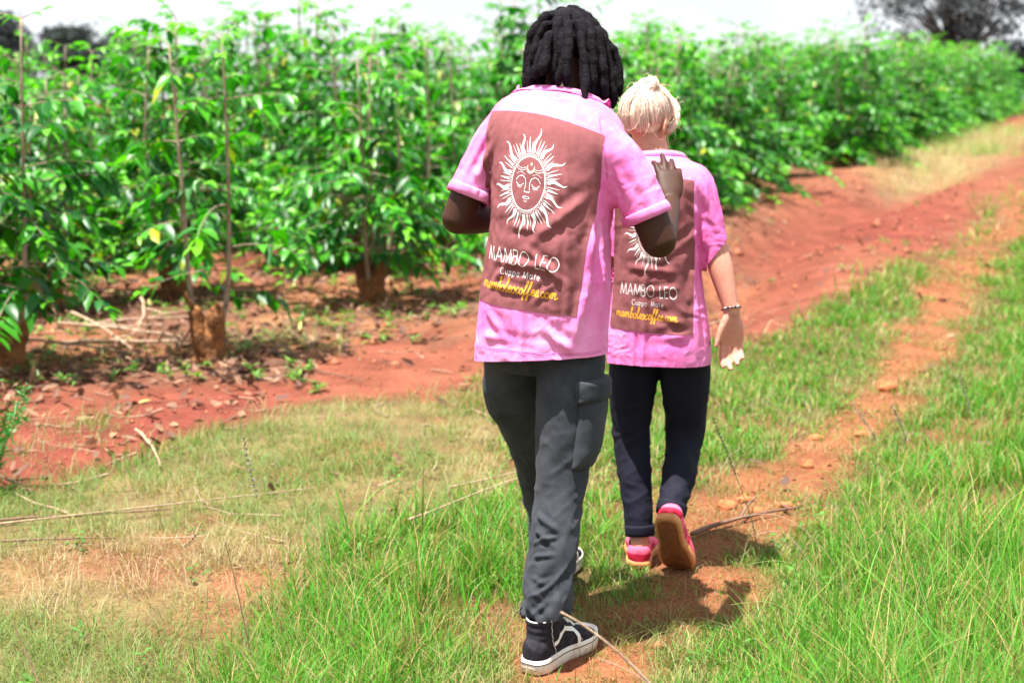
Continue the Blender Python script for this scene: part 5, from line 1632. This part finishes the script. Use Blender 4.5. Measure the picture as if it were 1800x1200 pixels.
# ================================================================== trees beyond the plantation
m_farleaf = material('far_foliage', attr=True, rough=0.8, spec=0.2, trans=0.15)  # leaf colours are greyed towards violet to stand in for distance haze
m_farbark = material('far_bark', (0.10, 0.085, 0.085), 0.9, 0.1, var=(4, 0.6, 0.4, 0.7, 3))
def far_tree(x, y, H, crown_r, seed, label, n_clump=60, flat=0.75, leafcol=(0.035, 0.048, 0.042), low=0.25, leaf=0.16, per=240, airy=1.0, shift=(0, 0)):
    g = np.random.default_rng(seed)
    t = empty('tree', (x, y, gz(x, y) - 0.1), label, 'tree')
    fork = H * low
    trunk = tube([vec(0, 0, -0.3), vec(0.05, 0, fork * 0.5), vec(0.0, 0, fork)], [H * 0.030, H * 0.024, H * 0.020], 12, 14, bump=0.15)
    put('trunk', mesh_data('trunk', *trunk, m_farbark), t)
    br, brr, cl = [], [], []
    for k in range(n_clump):
        a = g.uniform(0, 6.28); q = g.uniform(0, 1) ** 0.5
        zz = g.uniform(-0.85, 1)
        e = vec(math.cos(a) * q * crown_r * math.sqrt(max(0.06, 1 - zz * zz * 0.8)) + shift[0], math.sin(a) * q * crown_r * math.sqrt(max(0.06, 1 - zz * zz * 0.8)) + shift[1], fork + (H - fork) * (0.5 + 0.5 * zz * flat))
        m_ = vec(e[0] * 0.35, e[1] * 0.35, fork + (e[2] - fork) * 0.55)
        P = catmull([vec(0, 0, fork * 0.9), m_ + g.normal(0, crown_r * 0.05, 3), e], 8)
        br.append(P); brr.append(np.linspace(H * 0.013, H * 0.002, 8)); cl.append(e)
    put('limbs', tri_mesh('limbs', *twig_soup(br, brr), m_farbark, True), t)['kind'] = 'stuff'
    n = per
    C = np.repeat(np.array(cl), n, 0)
    rad = crown_r * 0.24 * airy
    B_ = C + g.normal(0, 1, (len(C), 3)) * np.array([rad, rad, rad * 0.6])
    D = g.normal(0, 1, (len(C), 3)); S_ = g.normal(0, 1, (len(C), 3))
    L_ = g.uniform(0.6, 1.3, len(C)) * leaf
    col = np.array(leafcol) * g.uniform(0.7, 1.35, (len(C), 1)) * np.repeat(g.uniform(0.75, 1.25, (len(cl), 1)), n, 0)
    d = nrm(D); s = nrm(np.cross(d, S_))
    V = np.stack([B_ - d * L_[:, None] * 0.5, B_ + s * L_[:, None] * 0.28, B_ + d * L_[:, None] * 0.5, B_ - s * L_[:, None] * 0.28], 1).reshape(-1, 3)
    i4 = np.arange(len(C)) * 4
    T_ = np.vstack([np.column_stack([i4, i4 + 1, i4 + 2]), np.column_stack([i4, i4 + 2, i4 + 3])])
    put('crown', tri_mesh('crown', V, T_, m_farleaf, False, np.repeat(col, 4, 0)), t)
    return t
far_tree(28.0, 92, 12.5, 6.0, 1, 'tall airy tree with feathery grey-violet crown above the right end of the hedge', 120, 0.95, (0.10, 0.115, 0.125), 0.20, 0.36, 60, 0.34)
far_tree(34.5, 95, 4.0, 2.6, 2, 'low dark bush on the skyline below the tall airy tree', 30, 0.9, (0.050, 0.050, 0.066), 0.15, 0.40, 150)
far_tree(-35.6, 100, 6.4, 2.5, 3, 'dark rounded tree on the skyline at the far left edge', 50, 0.9, (0.050, 0.062, 0.062), 0.2, 0.42, 150)
far_tree(-31.5, 104, 5.6, 2.2, 4, 'smaller dark tree on the skyline beside the rounded far left one', 40, 0.9, (0.050, 0.066, 0.060), 0.2, 0.42, 140)
far_tree(-28.5, 108, 5.6, 2.0, 5, 'dark tree half hidden behind the coffee tops on the left skyline', 36, 0.9, (0.055, 0.070, 0.064), 0.2, 0.42, 130)

# ================================================================== grass, litter, sticks
m_grass = material('grass_blades', attr=True, rough=0.55, spec=0.3, trans=0.35, transcol=(1.25, 1.2, 0.7))
m_litter = material('dead_leaves', attr=True, rough=0.75, spec=0.3, trans=0.1)

def blade_mesh(name, B_, H_, W_, az, lean, col, tipcol=None, seg=2, facing=None):
    n = len(B_)
    dirv = np.column_stack([np.cos(az), np.sin(az), np.zeros(n)])
    fa = az + 1.5708 + (facing if facing is not None else 0)
    sv = np.column_stack([np.cos(fa), np.sin(fa), np.zeros(n)])
    rows, cols = [], []
    us = np.linspace(0, 1, seg + 1)
    for u in us:
        c = B_ + UP * (H_ * (u - 0.38 * lean * u * u))[:, None] + dirv * (H_ * lean * u ** 1.7)[:, None]
        w = W_ * (1 - u ** 1.6) * 0.5
        if u < 1:
            rows += [c + sv * w[:, None], c - sv * w[:, None]]
            k = u if tipcol is not None else 0
            cc = col * (1 - k) + (tipcol if tipcol is not None else col) * k
            cols += [cc, cc]
        else:
            rows.append(c); cols.append(tipcol if tipcol is not None else col)
    V = np.stack(rows, 1); C = np.stack(cols, 1); m = V.shape[1]
    t = []
    for i in range(seg - 1):
        a = i * 2; t += [(a, a + 1, a + 3), (a, a + 3, a + 2)]
    t.append(((seg - 1) * 2, (seg - 1) * 2 + 1, m - 1))
    T_ = (np.array(t)[None] + (np.arange(n) * m)[:, None, None]).reshape(-1, 3)
    return tri_mesh(name, V.reshape(-1, 3), T_, m_grass, False, C.reshape(-1, 3))

def scatter(n, y0, y1, power):
    """ground points in the field of view, thinning with distance"""
    u = rng.random(n)
    e = 2 - power
    y = (y0 ** e + u * (y1 ** e - y0 ** e)) ** (1 / e)
    x = (rng.random(n) * 2 - 1) * (0.40 * y + 0.35)
    return x, y

def clumped(n_cl, per, y0, y1, power, spread, wfun):
    cx, cy = scatter(n_cl, y0, y1, power)
    keep = rng.random(n_cl) < wfun(cx, cy)
    cx, cy = cx[keep], cy[keep]
    k = np.clip(cy / 5, 0.8, 4)
    off = rng.normal(0, 1, (len(cx), per, 2)) * (spread * k)[:, None, None]
    x = (cx[:, None] + off[..., 0]).ravel(); y = (cy[:, None] + off[..., 1]).ravel()
    az = np.arctan2(off[..., 1], off[..., 0]).ravel() + rng.normal(0, 1.0, x.shape)
    cid = np.repeat(np.arange(len(cx)), per)
    return x, y, az, cid, len(cx)

def feet_gap(x, y):
    g = np.ones(np.shape(x))
    for fx, fy, rr in ((0.10, 3.60, 0.10), (0.18, 3.74, 0.07), (0.15, 4.32, 0.11), (0.42, 4.47, 0.08), (0.45, 4.58, 0.07), (0.5, 4.38, 0.05)):
        g = g * (np.hypot(x - fx, y - fy) > rr)
    return g

# lush green grass
def w_green(x, y):
    z = zones(x, y)
    return z['green'] * np.clip(1 - z['trail'] * 1.15, 0.03, 1) * (0.16 + 0.84 * smooth01(-fbm2(x * 1.8, y * 1.8, 4, 68) + 0.25 * smooth01(y, 6, 9), -0.22, 0.08))
x, y, az, cid, nc = clumped(30000, 15, 2.2, 24, 2.35, 0.035, w_green)
z = zones(x, y)
ok = (rng.random(len(x)) < np.clip(z['green'] * 1.2, 0, 1)) & (feet_gap(x, y) > 0)
x, y, az, cid = x[ok], y[ok], az[ok], cid[ok]
side = x - np.interp(y, [p[1] for p in TRAIL], [p[0] for p in TRAIL])
tall = np.where(side > 0, smooth01(side, 0.12, 0.9) * (1 - 0.55 * smooth01(y, 5, 8)), 0.42 * smooth01(-side, 0.12, 0.5) * (1 - 0.5 * smooth01(y, 4.5, 6)))
ch = (rng.uniform(0.45, 1.45, nc)[cid]) * (0.7 + 0.6 * smooth01(fbm2(x * 1.1, y * 1.1, 2, 91), -0.3, 0.35))
H_ = (0.040 + 0.118 * tall) * ch * rng.uniform(0.45, 1.25, len(x)) * (1 + 0.15 * np.clip(y - 8, 0, 8))
longc = (rng.random(nc) < 0.10)[cid] & (tall > 0.35) & (rng.random(len(x)) < 0.6)
H_ = np.where(longc, H_ * 1.9 + 0.05, H_)
W_ = rng.uniform(0.0018, 0.0062, len(x)) * np.clip(y / 4.2, 0.9, 4)
g1, g2, dryc = vec(0.045, 0.235, 0.012), vec(0.135, 0.320, 0.022), vec(0.36, 0.29, 0.11)
mixv = np.clip(rng.normal(0.38, 0.28, (len(x), 1)) + 0.25 * (rng.random(nc)[cid][:, None] - 0.5), 0, 1)
col = g1 * (1 - mixv) + g2 * mixv
col = col * rng.uniform(0.62, 1.25, (nc, 1))[cid]
isdry = (rng.random(len(x)) < 0.12 + 0.42 * rng.random(nc)[cid] ** 2 + 0.25 * z['trail'][ok])[:, None]
col = np.where(isdry, dryc * rng.uniform(0.7, 1.2, (len(x), 1)), col)
put('grass', blade_mesh('green_grass', np.column_stack([x, y, ground_z(x, y) - 0.004]), H_, W_, az, np.clip(rng.normal(0.55, 0.25, len(x)), 0.05, 1.15), col, None, 3, rng.normal(0, 0.5, len(x))))
tag(bpy.data.objects['grass'], 'lush green grass growing along both sides of the trail', 'grass', kind='stuff')
print('green blades', len(x))

# short dry grass on the left verge and thin growth on bare soil
def w_dry(x, y):
    z = zones(x, y)
    return np.clip(z['dry'] + 0.10 * z['plant'] * (1 - z['road']) * smooth01(fbm2(x * 0.8, y * 0.8, 3, 95), 0.0, 0.3) * 3 + 1.6 * z['trail'] * (1 - z['plant']) + 0.35 * z['green'], 0, 1) * (1 - 0.85 * z['road']) * (0.25 + 0.75 * smooth01(fbm2(x * 3.3, y * 3.3, 3, 96), -0.35, 0.1))
x, y, az, cid, nc = clumped(30000, 14, 2.2, 20, 2.4, 0.040, w_dry)
ok = feet_gap(x, y) > 0
x, y, az, cid = x[ok], y[ok], az[ok], cid[ok]
z = zones(x, y)
H_ = rng.uniform(0.018, 0.070, len(x)) * (1 - 0.45 * z['trail']) * (0.45 + 1.9 * rng.random(nc)[cid] ** 2.2) * (1 + 0.6 * z['plant'])
W_ = rng.uniform(0.0018, 0.0034, len(x)) * np.clip(y / 4.2, 0.9, 3.5)
patchv = smooth01(fbm2(x * 1.6, y * 1.6, 3, 97) + 0.22 * (rng.random(nc)[cid] - 0.5) + rng.normal(0, 0.10, len(x)), -0.34, 0.12)[:, None]
straw, olive = vec(0.37, 0.295, 0.155), vec(0.10, 0.225, 0.032)
col = straw * (1 - patchv * 0.8) + olive * patchv * 0.8
red = np.clip(z['trail'] * 0.5, 0, 1)[:, None]
col = (col * (1 - red) + vec(0.30, 0.19, 0.065) * red) * rng.uniform(0.7, 1.2, (len(x), 1))
put('dry_grass', blade_mesh('dry_grass', np.column_stack([x, y, ground_z(x, y) - 0.003]), H_, W_, az, np.clip(rng.normal(0.85, 0.35, len(x)), 0.1, 1.6), col, None, 2, rng.normal(0, 0.6, len(x))))
tag(bpy.data.objects['dry_grass'], 'short straw coloured grass on the left verge', 'grass', kind='stuff')
print('dry blades', len(x))

# tall pale straw on the far bank and weeds between the rows
x, y, az, cid, nc = clumped(5200, 11, 12, 46, 1.2, 0.09, lambda x, y: np.clip(zones(x, y)['straw'] + 0.10 * zones(x, y)['plant'] * smooth01(fbm2(x * 0.5, y * 0.5, 2, 99), 0.05, 0.3), 0, 1) * (1 - zones(x, y)['road']))
z = zones(x, y)
H_ = rng.uniform(0.15, 0.55, len(x)) * (0.4 + 0.6 * z['straw'])
gm = (smooth01(fbm2(x * 0.25, y * 0.25, 2, 31) + rng.normal(0, 0.12, len(x)), -0.15, 0.18))[:, None]
col = (vec(0.42, 0.345, 0.19) * (1 - gm) + vec(0.16, 0.34, 0.05) * gm) * rng.uniform(0.75, 1.2, (len(x), 1))
put('straw_grass', blade_mesh('straw_grass', np.column_stack([x, y, ground_z(x, y) - 0.01]), H_, rng.uniform(0.006, 0.014, len(x)), az, np.clip(rng.normal(0.6, 0.3, len(x)), 0.05, 1.3), col, None, 3, rng.normal(0, 0.6, len(x))))
tag(bpy.data.objects['straw_grass'], 'tall pale straw grass on the bank beyond the dirt road', 'grass', kind='stuff')

# dead leaves under the coffee
n = 30000
x, y = scatter(n, 4.6, 24, 1.7)
z = zones(x, y)
near_t = np.min([np.hypot(x - q[0], y - q[1]) for q in named], axis=0)
ok = rng.random(n) < (z['plant'] * (1 - 0.93 * z['road']) * (0.25 + 0.75 * smooth01(1.6 - near_t, 0, 1.2)) * (0.3 + 0.7 * smooth01(fbm2(x, y, 3, 71), -0.2, 0.25)) + 0.006)
x, y = x[ok], y[ok]; n = len(x)
B_ = np.column_stack([x, y, ground_z(x, y) + rng.uniform(0.006, 0.03, n)])
D = np.column_stack([rng.normal(0, 1, n), rng.normal(0, 1, n), rng.normal(0.05, 0.22, n)])
S_ = rng.normal(0, 1, (n, 3)) * np.array([1, 1, 0.3])
cpick = rng.random((n, 1))
col = np.where(cpick < 0.55, vec(0.15, 0.075, 0.050), np.where(cpick < 0.8, vec(0.25, 0.135, 0.080), np.where(cpick < 0.98, vec(0.09, 0.046, 0.036), vec(0.42, 0.36, 0.12)))) * rng.uniform(0.7, 1.3, (n, 1))
LV = leaf_soup(B_, D, S_, rng.uniform(0.05, 0.11, n), rng.uniform(0.022, 0.045, n), rng.uniform(-0.5, 0.3, n), col)
put('leaf_litter', tri_mesh('leaf_litter', LV[0], LV[1], m_litter, False, LV[2]))
tag(bpy.data.objects['leaf_litter'], 'brown dead leaves lying under the coffee trees', 'leaf litter', kind='stuff')

# small broad-leaved weeds and green seedlings on the plantation floor
n = 2600
x, y = scatter(n, 5.0, 20, 1.5)
z = zones(x, y)
ok = rng.random(n) < z['plant'] * (1 - 0.8 * z['road']) * smooth01(fbm2(x * 0.9, y * 0.9, 3, 83), 0.02, 0.25)
x, y = x[ok], y[ok]
cx, cy = np.repeat(x, 9), np.repeat(y, 9); n = len(cx)
a = rng.uniform(0, 6.28, n)
B_ = np.column_stack([cx, cy, ground_z(cx, cy) + rng.uniform(0.005, 0.05, n)])
LV = leaf_soup(B_, np.column_stack([np.cos(a), np.sin(a), rng.uniform(0.1, 0.9, n)]), np.column_stack([-np.sin(a), np.cos(a), np.zeros(n)]), rng.uniform(0.03, 0.09, n), rng.uniform(0.012, 0.03, n), rng.uniform(0, 0.5, n), vec(0.14, 0.28, 0.05) * rng.uniform(0.7, 1.3, (n, 1)))
wx_, wy_ = scatter(900, 2.9, 12, 2.2)
zz_ = zones(wx_, wy_); ok = (rng.random(900) < (0.28 * zz_['green'] + 0.12 * zz_['dry']) * (1 - zz_['trail'])) & (feet_gap(wx_, wy_) > 0)
cx, cy = np.repeat(wx_[ok], 8), np.repeat(wy_[ok], 8); n = len(cx); a = rng.uniform(0, 6.28, n)
L2 = leaf_soup(np.column_stack([cx + rng.normal(0, 0.012, n), cy + rng.normal(0, 0.012, n), ground_z(cx, cy) + rng.uniform(0.01, 0.07, n)]), np.column_stack([np.cos(a), np.sin(a), rng.uniform(-0.1, 0.6, n)]), np.column_stack([-np.sin(a), np.cos(a), np.zeros(n)]), rng.uniform(0.015, 0.040, n), rng.uniform(0.007, 0.018, n), rng.uniform(0, 0.5, n), vec(0.10, 0.26, 0.04) * rng.uniform(0.6, 1.3, (n, 1)))
LV = (np.vstack([LV[0], L2[0]]), np.vstack([LV[1], L2[1] + len(LV[0])]), np.vstack([LV[2], L2[2]]))
put('weeds', tri_mesh('weeds', LV[0], LV[1], m_leaf, False, LV[2]))
tag(bpy.data.objects['weeds'], 'low green broad-leaved weeds dotted over the plantation floor and verges', 'weeds', kind='stuff')

# fallen and pruned sticks
m_stick = material('dry_stick', (0.42, 0.30, 0.21), 0.9, 0.15, var=(30, (0.22, 0.13, 0.085), 0.4, 0.7, 4), bump=(80, 0.5, 0.006))
m_stick2 = material('brown_stick', (0.20, 0.115, 0.085), 0.9, 0.15, var=(30, 0.6, 0.4, 0.7, 4), bump=(80, 0.5, 0.006))
def stick(a, b, rad, label, mat=None, lift=0.01, bow=0.03, lift_b=None, group='dry sticks on the ground', fork=None):
    a, b = vec(*a), vec(*b)
    root = vec(a[0], a[1], gz(*a))
    nn = 7; L = np.linalg.norm(b - a)
    side = nrm(vec(-(b - a)[1], (b - a)[0]))
    P = []
    for i, u in enumerate(np.linspace(0, 1, nn)):
        q = a * (1 - u) + b * u + side * bow * math.sin(u * 3.1) + side * rng.normal(0, 0.006 * L)
        P.append(vec(q[0], q[1], gz(*q) + lift * (1 - u) + (lift if lift_b is None else lift_b) * u + rad) - root)
    v, q_ = tube(P, np.linspace(rad, rad * 0.45, nn), 7, 24, bump=0.15, seed=int(abs(a[0] * 100)))
    parts = [(v, q_)]
    if fork:
        p0 = P[int(fork * (nn - 1))]; e = p0 + (P[-1] - P[0]) * 0.32 + np.append(side, 0) * L * 0.16 + UP * 0.03
        parts.append(tube([p0, (p0 + e) / 2 + UP * 0.01, e], [rad * 0.7, rad * 0.5, rad * 0.25], 6, 10))
    v, q_ = merge(parts)
    o = put('stick', mesh_data('stick', v, q_, mat or m_stick), None, root)
    return tag(o, label, 'stick', group)
stick((-1.95, 4.72), (-0.75, 5.30), 0.0042, 'longest thin grey stick lying across the dry grass at left', m_stick, 0.03, 0.02)
stick((-1.95, 4.86), (-1.25, 5.05), 0.0055, 'thin dark stick just above the longest grey one at the left edge', m_stick2, 0.02, -0.02)
stick((-1.85, 4.60), (-1.35, 4.68), 0.005, 'short dark stick below the longest grey one at the left edge', m_stick2, 0.015, 0.01)
stick((-0.36, 4.80), (0.06, 5.27), 0.0045, 'grey stick propped over green grass beside the charcoal trousers', m_stick, 0.05, 0.01, 0.09)
stick((-0.24, 5.30), (0.05, 5.52), 0.0045, 'pale dry stalk above the grey stick near the charcoal trousers', m_stick, 0.03, 0.0, 0.05)
stick((-1.72, 6.35), (-1.44, 5.68), 0.008, 'pale stick slanting from red soil down into the dry grass', m_stick, 0.02, 0.02)
stick((0.62, 4.72), (1.05, 5.05), 0.009, 'brown curved stick beside the lifted pink sneaker', m_stick2, 0.015, 0.04, None, fork=0.5)
stick((-2.15, 5.60), (-1.85, 5.32), 0.007, 'dark stick half buried in the red soil corner by the dry grass', m_stick2, 0.02, 0.02)
for i, (a, b, rad) in enumerate([((-2.75, 8.55), (-1.95, 8.75), 0.014), ((-2.7, 8.9), (-2.0, 8.6), 0.012), ((-2.85, 9.1), (-2.3, 8.5), 0.012), ((-2.7, 9.4), (-1.9, 9.3), 0.010), ((-2.9, 8.4), (-2.2, 8.3), 0.010), ((-2.55, 9.7), (-2.35, 8.7), 0.012), ((-3.0, 9.3), (-2.4, 9.2), 0.013)]):
    stick(a, b, rad, 'pale pruned branch in the heap between the nearest stumps, %s from the front' % ['third', 'fourth', 'second', 'sixth', 'first', 'seventh', 'fifth'][i], m_stick, 0.06 + 0.05 * (i % 3), 0.04, 0.03 + 0.06 * (i % 2), group='heap of pruned branches', fork=0.45)
stick((-2.05, 8.65), (-1.86, 8.42), 0.008, 'pale stick leaning against the split orange stump', m_stick, 0.02, 0.0, 0.30)
stick((-2.55, 7.3), (-2.2, 7.75), 0.007, 'thin stick on bare red soil below the nearest stumps', m_stick2, 0.01, 0.02)
stick((-1.1, 7.9), (-0.8, 7.6), 0.006, 'thin stick lying in the shade right of the split stump', m_stick2, 0.01, 0.02)
stick((0.98, 8.9), (1.55, 9.9), 0.012, 'pale dry branch on red soil behind the bare forearm', m_stick, 0.05, 0.05, fork=0.4)

# crumbs of soil and snapped twigs too small to count
n = 5200
x, y = scatter(n, 3.2, 22, 1.95)
z = zones(x, y)
ok = (rng.random(n) < np.clip(z['plant'] * 0.8 + z['trail'] + z['road'], 0, 1)) & (feet_gap(x, y) > 0)
x, y = x[ok], y[ok]; n = len(x)
oct_v = np.array([(1, 0, 0), (0, 1, 0), (-1, 0, 0), (0, -1, 0), (0, 0, 1), (0, 0, -0.6)], float)
oct_t = np.array([(0, 1, 4), (1, 2, 4), (2, 3, 4), (3, 0, 4), (1, 0, 5), (2, 1, 5), (3, 2, 5), (0, 3, 5)])
sz = rng.uniform(0.004, 0.013, (n, 1, 1)) * np.clip(y / 6, 0.8, 2.6)[:, None, None] * np.where(rng.random((n, 1, 1)) < 0.06, 2.2, 1)
Vc = oct_v[None] * sz * rng.uniform(0.6, 1.3, (n, 6, 3)) + np.column_stack([x, y, ground_z(x, y) + 0.004])[:, None]
Tc = (oct_t[None] + (np.arange(n) * 6)[:, None, None]).reshape(-1, 3)
cc = np.repeat((vec(0.30, 0.10, 0.05) * rng.uniform(0.6, 1.3, (n, 1))), 6, 0)
tag(put('soil_crumbs', tri_mesh('soil_crumbs', Vc.reshape(-1, 3), Tc, m_litter, False, cc)), 'crumbs of red soil strewn over the bare ground', 'soil', kind='stuff')
n = 900
x, y = scatter(n, 4.2, 17, 1.9)
z = zones(x, y)
ok = rng.random(n) < np.clip(z['plant'] * (1 - 0.7 * z['road']) + 0.35 * z['dry'], 0, 1)
x, y = x[ok], y[ok]
tw, twr = [], []
for px_, py_ in zip(x, y):
    a = rng.uniform(0, 6.28); L = rng.uniform(0.06, 0.34); e = vec(math.cos(a), math.sin(a), 0)
    q = vec(px_, py_, 0) + e[None] * np.linspace(0, L, 4)[:, None] + np.cross(e, UP)[None] * (np.array([0, 0.04, 0.03, 0]) * L)[:, None]
    q[:, 2] = ground_z(q[:, 0], q[:, 1]) + np.array([0.008, 0.012, 0.02, rng.uniform(0.005, 0.06)])
    tw.append(q); twr.append(np.linspace(1, 0.5, 4) * rng.uniform(0.0018, 0.005))
tag(put('twigs', tri_mesh('twigs', *twig_soup(tw, twr), m_stick, True)), 'snapped dry twigs scattered under the coffee trees and on the dry grass', 'twigs', kind='stuff')

# clods of red earth
m_clod = material('red_clod', (0.46, 0.155, 0.065), 0.95, 0.1, var=(16, (0.30, 0.085, 0.04), 0.4, 0.7, 5), bump=(40, 0.9, 0.02))
def clod(x, y, s, label, flat=0.7, seed=0):
    v, q = ball((0, 0, s * flat * 0.55), (vec(s, 0, 0), vec(0, s * 0.8, 0), vec(0, 0, s * flat)), 18, 12)
    v = v * (1 + 0.55 * fbm3(v / s * 1.9 + seed, 3, seed)[:, None]) - np.array([0, 0, s * flat * 0.22])
    return tag(put('earth_clod', mesh_data('clod', v, q, m_clod), None, (x, y, gz(x, y))), label, 'clod', 'clods of red earth on the trail')
clod(1.98, 7.40, 0.048, 'dark red round clod sitting alone on the trail', 0.85, 1)
clod(0.80, 5.12, 0.036, 'orange earth clod, leftmost of the broken lumps on the trail', 0.6, 2)
clod(0.90, 5.05, 0.030, 'orange earth clod, middle one of the broken lumps on the trail', 0.6, 3)
clod(0.88, 5.22, 0.032, 'small orange clod behind the middle broken lump', 0.6, 4)
clod(1.02, 5.13, 0.030, 'orange earth clod, rightmost of the broken lumps on the trail', 0.6, 5)
clod(1.22, 5.72, 0.028, 'small upright orange clod further along the trail', 0.9, 6)
clod(1.38, 6.3, 0.035, 'flat orange clod at the right edge of the trail', 0.5, 7)
clod(1.60, 6.35, 0.036, 'reddish clod near the seed heads on the trail edge', 0.5, 8)

# tall grass stalks with seed heads
m_stalk = material('grass_stalk', (0.22, 0.27, 0.08), 0.7, 0.2, trans=0.1)
m_seed = material('seed_head', (0.30, 0.26, 0.20), 0.85, 0.15, var=(60, 0.6, 0.4, 0.7, 3))
def stalk(x, y, pts, label, rad=0.0018, head=0.0, mats=(None, None), leafy=0):
    root = vec(x, y, gz(x, y))
    t = empty('grass_stalk', root, label, 'grass stalk', 'tall grass stalks')
    P = [vec(0, 0, -0.01)] + [vec(*p) for p in pts]
    C = catmull(P, 40)
    put('stem', mesh_data('stem', *tube(C[::4], np.linspace(rad, rad * 0.45, 10), 6, 40), mats[0] or m_stalk), t)
    if head:
        parts = []
        k0 = int(40 * (1 - head))
        for i in range(k0, 40):
            for s in range(5):
                d = nrm(rng.normal(0, 1, 3) * 0.8 + nrm(C[min(39, i + 1)] - C[i - 1]) * 1.3)
                p = C[i] + rng.normal(0, 0.001, 3)
                parts.append(tube([p, p + d * 0.005, p + d * 0.011], [0.0006, 0.0015, 0.0003], 5, 5))
        put('seed_head', mesh_data('seed_head', *merge(parts), mats[1] or m_seed), t)
    return t
stalk(0.83, 4.60, [(-0.03, 0.02, 0.12), (-0.09, 0.04, 0.28), (-0.155, 0.05, 0.44)], 'tall green stalk with a grey seed head beside the navy trousers', 0.0022, 0.38)
stalk(1.36, 4.95, [(-0.02, 0.0, 0.15), (-0.06, 0.02, 0.30), (-0.14, 0.03, 0.42)], 'dark seed stalk leaning left over the trail edge', 0.0018, 0.35)
stalk(1.46, 5.0, [(-0.01, 0.0, 0.15), (-0.04, 0.02, 0.30), (-0.09, 0.03, 0.41)], 'thin seed stalk standing right of the dark leaning one', 0.0015, 0.4)
stalk(1.75, 5.25, [(0.0, 0.0, 0.15), (-0.02, 0.02, 0.32), (-0.06, 0.03, 0.46)], 'rightmost thin seed stalk above the tall grass', 0.0015, 0.35)
stalk(-0.62, 3.62, [(-0.02, 0.02, 0.2), (-0.055, 0.05, 0.42), (-0.095, 0.08, 0.60)], 'tall thin dark stalk rising through the dry grass at left', 0.0017, 0.3)
stalk(-0.66, 3.50, [(-0.03, 0.02, 0.14), (-0.06, 0.04, 0.28), (-0.09, 0.05, 0.40)], 'shorter brown stalk left of the tallest thin one', 0.0022, 0.0, (m_stick2, None))
stalk(-0.42, 3.75, [(-0.05, 0.02, 0.14), (-0.12, 0.04, 0.27), (-0.19, 0.05, 0.38)], 'green stalk leaning left at the edge of the lush grass', 0.0022, 0.0)
stalk(-0.45, 3.70, [(-0.04, 0.02, 0.12), (-0.10, 0.04, 0.24), (-0.155, 0.05, 0.33)], 'second green stalk leaning left beside the first one', 0.0020, 0.0)
stalk(-1.02, 3.05, [(-0.05, 0.05, 0.12), (-0.11, 0.1, 0.22), (-0.16, 0.14, 0.31)], 'blurred brown stalk near the bottom left corner', 0.0030, 0.0, (m_stick2, None))
stalk(0.46, 2.62, [(-0.06, 0.0, 0.18), (-0.19, 0.0, 0.35), (-0.30, 0.0, 0.455), (-0.395, 0.0, 0.515)], 'pale arching stalk blurred in front of the black shoe', 0.0042, 0.0, (m_stick, None))
stalk(0.50, 2.66, [(-0.10, 0.0, 0.20), (-0.24, 0.0, 0.345), (-0.36, 0.0, 0.405)], 'thinner second stalk crossing in front of the black shoe', 0.0024, 0.0, (m_stick, None))
ORD = ['first', 'second', 'third', 'fourth', 'fifth', 'sixth', 'seventh', 'eighth']
for i, (x, y, dx, dz) in enumerate(sorted([(0.95, 3.75, -0.35, 0.22), (0.90, 3.85, -0.25, 0.28), (1.0, 3.95, -0.42, 0.30), (0.85, 3.6, -0.3, 0.16), (1.1, 4.1, -0.3, 0.36), (1.15, 3.9, 0.12, 0.34), (1.05, 3.6, -0.12, 0.34), (1.2, 4.3, -0.35, 0.33)], key=lambda q: (q[0] + q[2]) / q[1])):
    stalk(x, y, [(dx * 0.2, 0.0, dz * 0.6), (dx * 0.55, 0.02, dz), (dx, 0.03, dz * 0.92)], 'long arching grass stalk in the lower right clump, %s tip from the left' % ORD[i], 0.0016, 0.0, (m_stick if i % 3 == 0 else m_stalk, None))

# feathery green weed at the left edge
wx, wy = -2.05, 5.45
wd = empty('leafy_weed', (wx, wy, gz(wx, wy)), 'feathery bright green weed at the left edge beside the dry grass', 'weed')
LB, LD, LS = [], [], []
for k in range(9):
    a = rng.uniform(0, 6.28); tip = vec(math.cos(a) * 0.16, math.sin(a) * 0.16, rng.uniform(0.30, 0.48))
    P = catmull([vec(0, 0, 0), tip * 0.5 + UP * 0.05, tip], 12)
    put('stem', mesh_data('stem', *tube(P[::3], [0.004, 0.003, 0.002, 0.0012], 6, 12), m_stalk), wd)
    for p in P[2:]:
        for s in range(9):
            LB.append(p + rng.normal(0, 0.006, 3)); LD.append(rng.normal(0, 1, 3) + UP * 0.6); LS.append(rng.normal(0, 1, 3))
n = len(LB)
LV = leaf_soup(np.array(LB), np.array(LD), np.array(LS), rng.uniform(0.02, 0.05, n), rng.uniform(0.004, 0.009, n), rng.uniform(0, 0.4, n), vec(0.06, 0.30, 0.05) * rng.uniform(0.7, 1.3, (n, 1)))
put('foliage', tri_mesh('foliage', LV[0], LV[1], m_leaf, False, LV[2]), wd)
